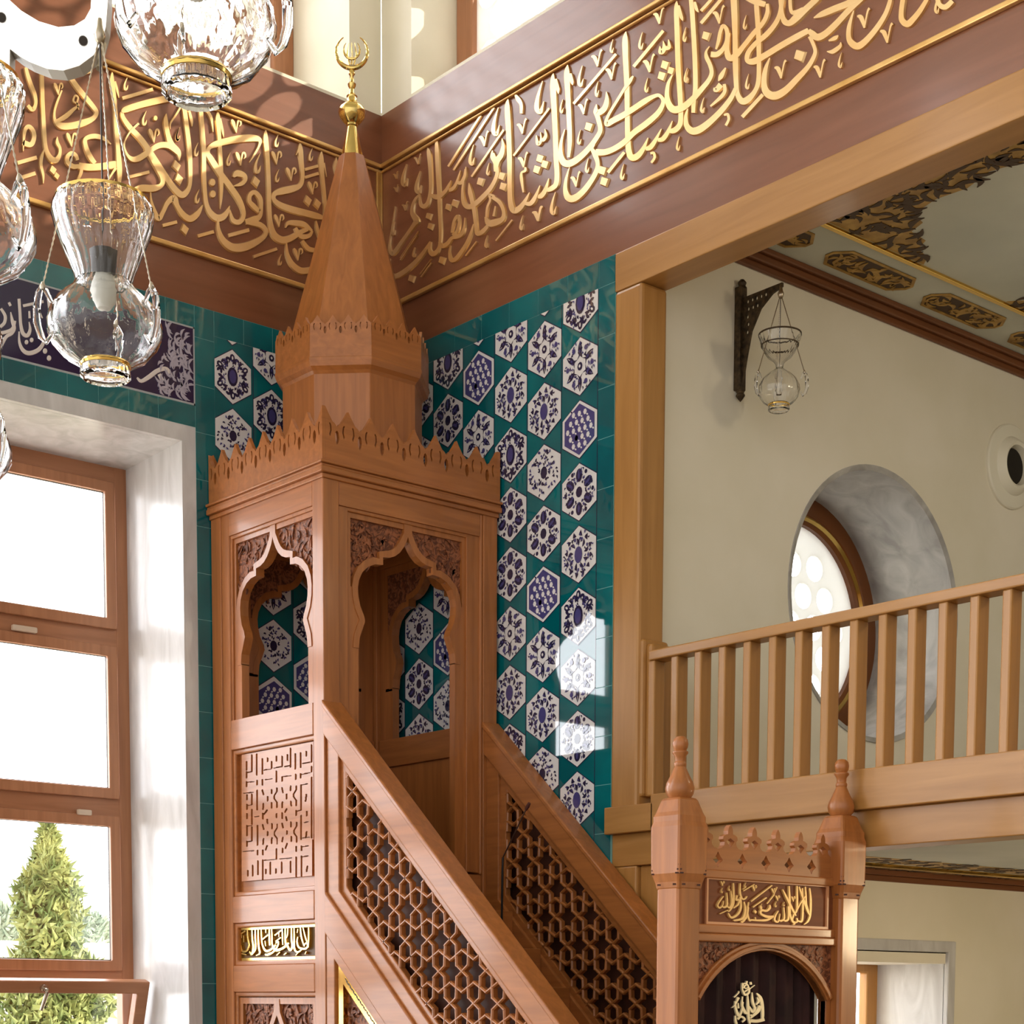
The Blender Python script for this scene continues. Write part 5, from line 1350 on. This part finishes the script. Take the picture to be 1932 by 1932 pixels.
# white letter-shaped chandelier
fh = Vector((fw.x, fw.y, 0)).normalized()
ch = thing('chandelier', on_d(80, 60, 5.95), 'white letter shaped chandelier plate with dark bolts at the top left', 'chandelier')
CP = [(174,-40),(171,16),(160,36),(140,48),(110,51),(73,40),(40,20),(18,0),(-10,-40),(-80,-40),(-80,160),(17,158),(18,91),(36,105),(56,116),(89,129),(119,132),(149,123),(176,103),(191,80),(199,50),(203,0),(203,-40)]
m = MB(); m.prism([[(a, b) for a, b in CP]], lambda u, v, d: on_d(u, v, 5.95) + fh*d, 0.004, 0.07); m.build('plate', mat('shade_grey_lacquer', (190, 188, 182), 0.4), ch)  # white plate greyed in colour for its shaded edges
m = MB(); m.prism([[(a, b) for a, b in CP]], lambda u, v, d: on_d(u, v, 5.95) + fh*d, 0.0, 0.004); m.build('glow_face', mat('sunlit_white_glow', (246, 244, 238), 0.4, emit=(255, 252, 244), es=0.9), ch)  # added emission stands in for sunlight on the white front
for (x, y) in ((3, 33), (157, 77)):
    a, b = on_d(x, y, 5.90), on_d(x, y, 5.99)
    m = MB(); m.tube([a, a+(b-a)*0.3, b], [0.014, 0.016, 0.016], 14); m.build('bolt', SOCK, ch, smooth=True)
a = on_d(190, -38, 6.0); b = on_d(-40, -38, 6.0)
m = MB(); m.tube([a, Vector((a.x, a.y, TOP))], 0.008, 8); m.tube([b, Vector((b.x, b.y, TOP))], 0.008, 8); m.build('suspension_rod', CHAIN, ch)
a = on_d(191, 92, 5.95); m = MB(); m.tube([a + fh*0.03 + Vector((0,0,0.03)), a + Vector((0,0,-0.02)), on_d(187, 130, 5.94)], 0.012, 8); m.build('hanger', CHAIN, ch, smooth=True)

# wall bracket and its lamp in the gallery
bx = 0.89
br = thing('lamp_bracket', (bx, GY, 5.6), 'pierced iron wall bracket holding a small glass lamp in the gallery', 'lamp bracket')
m = MB(); m.box((bx-0.03, GY-0.05, 5.33), (bx+0.03, GY-0.001, 5.94)); m.lathe([(0.0, 5.98), (0.012, 5.985), (0.028, 5.965), (0.02, 5.945), (0.032, 5.935), (0.0, 5.93)], (bx, GY-0.034, 0), 14); m.lathe([(0.0, 5.335), (0.03, 5.33), (0.02, 5.315), (0.03, 5.30), (0.012, 5.275), (0.0, 5.262)], (bx, GY-0.034, 0), 14); m.build('back_bar', IRON, br, bevel=0.004)
MBk = lambda u, v, d: Vector((bx+d, GY-u, v))
loops = [[(0.03, 5.40), (0.05, 5.36), (0.085, 5.52), (0.12, 5.66), (0.19, 5.77), (0.28, 5.83), (0.36, 5.85), (0.36, 5.872), (0.03, 5.872)]]
r = random.Random(2)
for i in range(7):
    for j in range(9):
        u, v = 0.05+i*0.036, 5.84-j*0.045; lim = 0.30-(5.86-v)*1.9 if v > 5.74 else 0.105-(5.74-v)*0.16
        if u < lim: loops.append(ell(u+0.006*(j % 2), v, 0.011, 0.015, 0.5, 7))
m = MB(); m.prism(loops, MBk, -0.008, 0.008); m.build('pierced_arm', IRON, br)
lb = on_x(1468, 776, bx); lb = Vector((bx, GY-0.345, lb.z))
hanging_lamp(lb, 0.77, 5.862-lb.z-0.05, 'small glass lamp hanging from the iron bracket in the gallery', None, small=True)

# ================================================================ garden outside the tall window
stru(MB().box((-40, 1.2, -0.3), (30, 60, -0.05)).build('ground_outside', mat('pale_gravel', (206, 200, 186), 0.9)), 'pale ground outside the tall window', 'ground')
gw = on_y(30, 1775, 14)
m = MB(); m.box((gw.x-9, 14, -0.1), (gw.x+9, 14.3, gw.z)); tag(m.build('garden_wall', mat('white_render', (236, 234, 226), 0.8)), 'low white garden wall seen through the tall window', 'wall')
def leaves(m, c, rx, ry, rz, n, seed, s, cone=False):
    r = random.Random(seed)
    for i in range(n):
        t = r.random(); a = r.uniform(0, 2*PI)
        if cone:
            k = (1-t)**0.75*(0.72+0.28*sin(t*19+a*2)); rad = k*math.sqrt(r.uniform(0.25, 1)); p = Vector((c[0]+rx*rad*cos(a), c[1]+ry*rad*sin(a), c[2]+rz*t))
        else:
            v = Vector((r.gauss(0,1), r.gauss(0,1), r.gauss(0,1))).normalized()*r.uniform(0.55, 1)**0.5; p = Vector((c[0]+rx*v.x, c[1]+ry*v.y, c[2]+rz*v.z))
        d = Vector((r.gauss(0,1), r.gauss(0,1), r.gauss(0.6,1))).normalized(); e = d.orthogonal().normalized(); f = d.cross(e)
        q = s*r.uniform(0.6, 1.4)
        m.add([p-e*q*0.25, p+f*q*0.3, p+e*q*0.25, p+d*q, p-f*q*0.12], [(0,1,3), (1,2,3), (2,4,3), (4,0,3), (0,4,2,1)])
CON = vary(mat('conifer_green', (128, 140, 78), 0.8), (84, 104, 52), (160, 166, 104), (1,1,1), 5)
base, top = on_y(98, 1932, 7.0), on_y(86, 1560, 7.0); hw = (on_y(185, 1760, 7.0)-on_y(14, 1760, 7.0)).length/2
tr = thing('conifer', (base.x, 7.0, 0), 'bright green conifer standing outside the lowest light of the tall window', 'tree')
m = MB(); m.tube([(base.x, 7.0, -0.1), (base.x, 7.0, 0.9), (base.x, 7.0, top.z-0.2)], [0.07, 0.06, 0.01], 8); m.build('trunk', mat('bark', (110, 90, 66), 0.9), tr)
m = MB(); z0 = 0.25; leaves(m, (base.x, 7.0, z0), hw*2.1, hw*2.1, top.z-z0, 8200, 8, 0.11, True); m.build('foliage', CON, tr)
HAZE = vary(mat('hazy_green', (142, 158, 140), 0.9), (112, 134, 112), (172, 184, 164), (1,1,1), 2)
for i, (x, y, w, yy, lab) in enumerate(((18, 1760, 42, 15.5, 'grey-green bushy tree behind the garden wall, left of the conifer'), (168, 1760, 30, 17, 'small grey-green tree behind the garden wall, right of the conifer'))):
    c = on_y(x, y, yy); rw = (on_y(x+w, y, yy)-c).length
    t = thing('bushy_tree', (c.x, yy, 0), lab, 'tree')
    m = MB(); m.tube([(c.x, yy, -0.1), (c.x, yy, c.z)], 0.09, 8); m.build('trunk', mat('bark_grey', (120, 108, 92), 0.9), t)
    m = MB(); leaves(m, (c.x, yy, c.z-0.1), rw, rw, rw*1.2, 1800, 40+i, 0.2); m.build('foliage', HAZE, t)
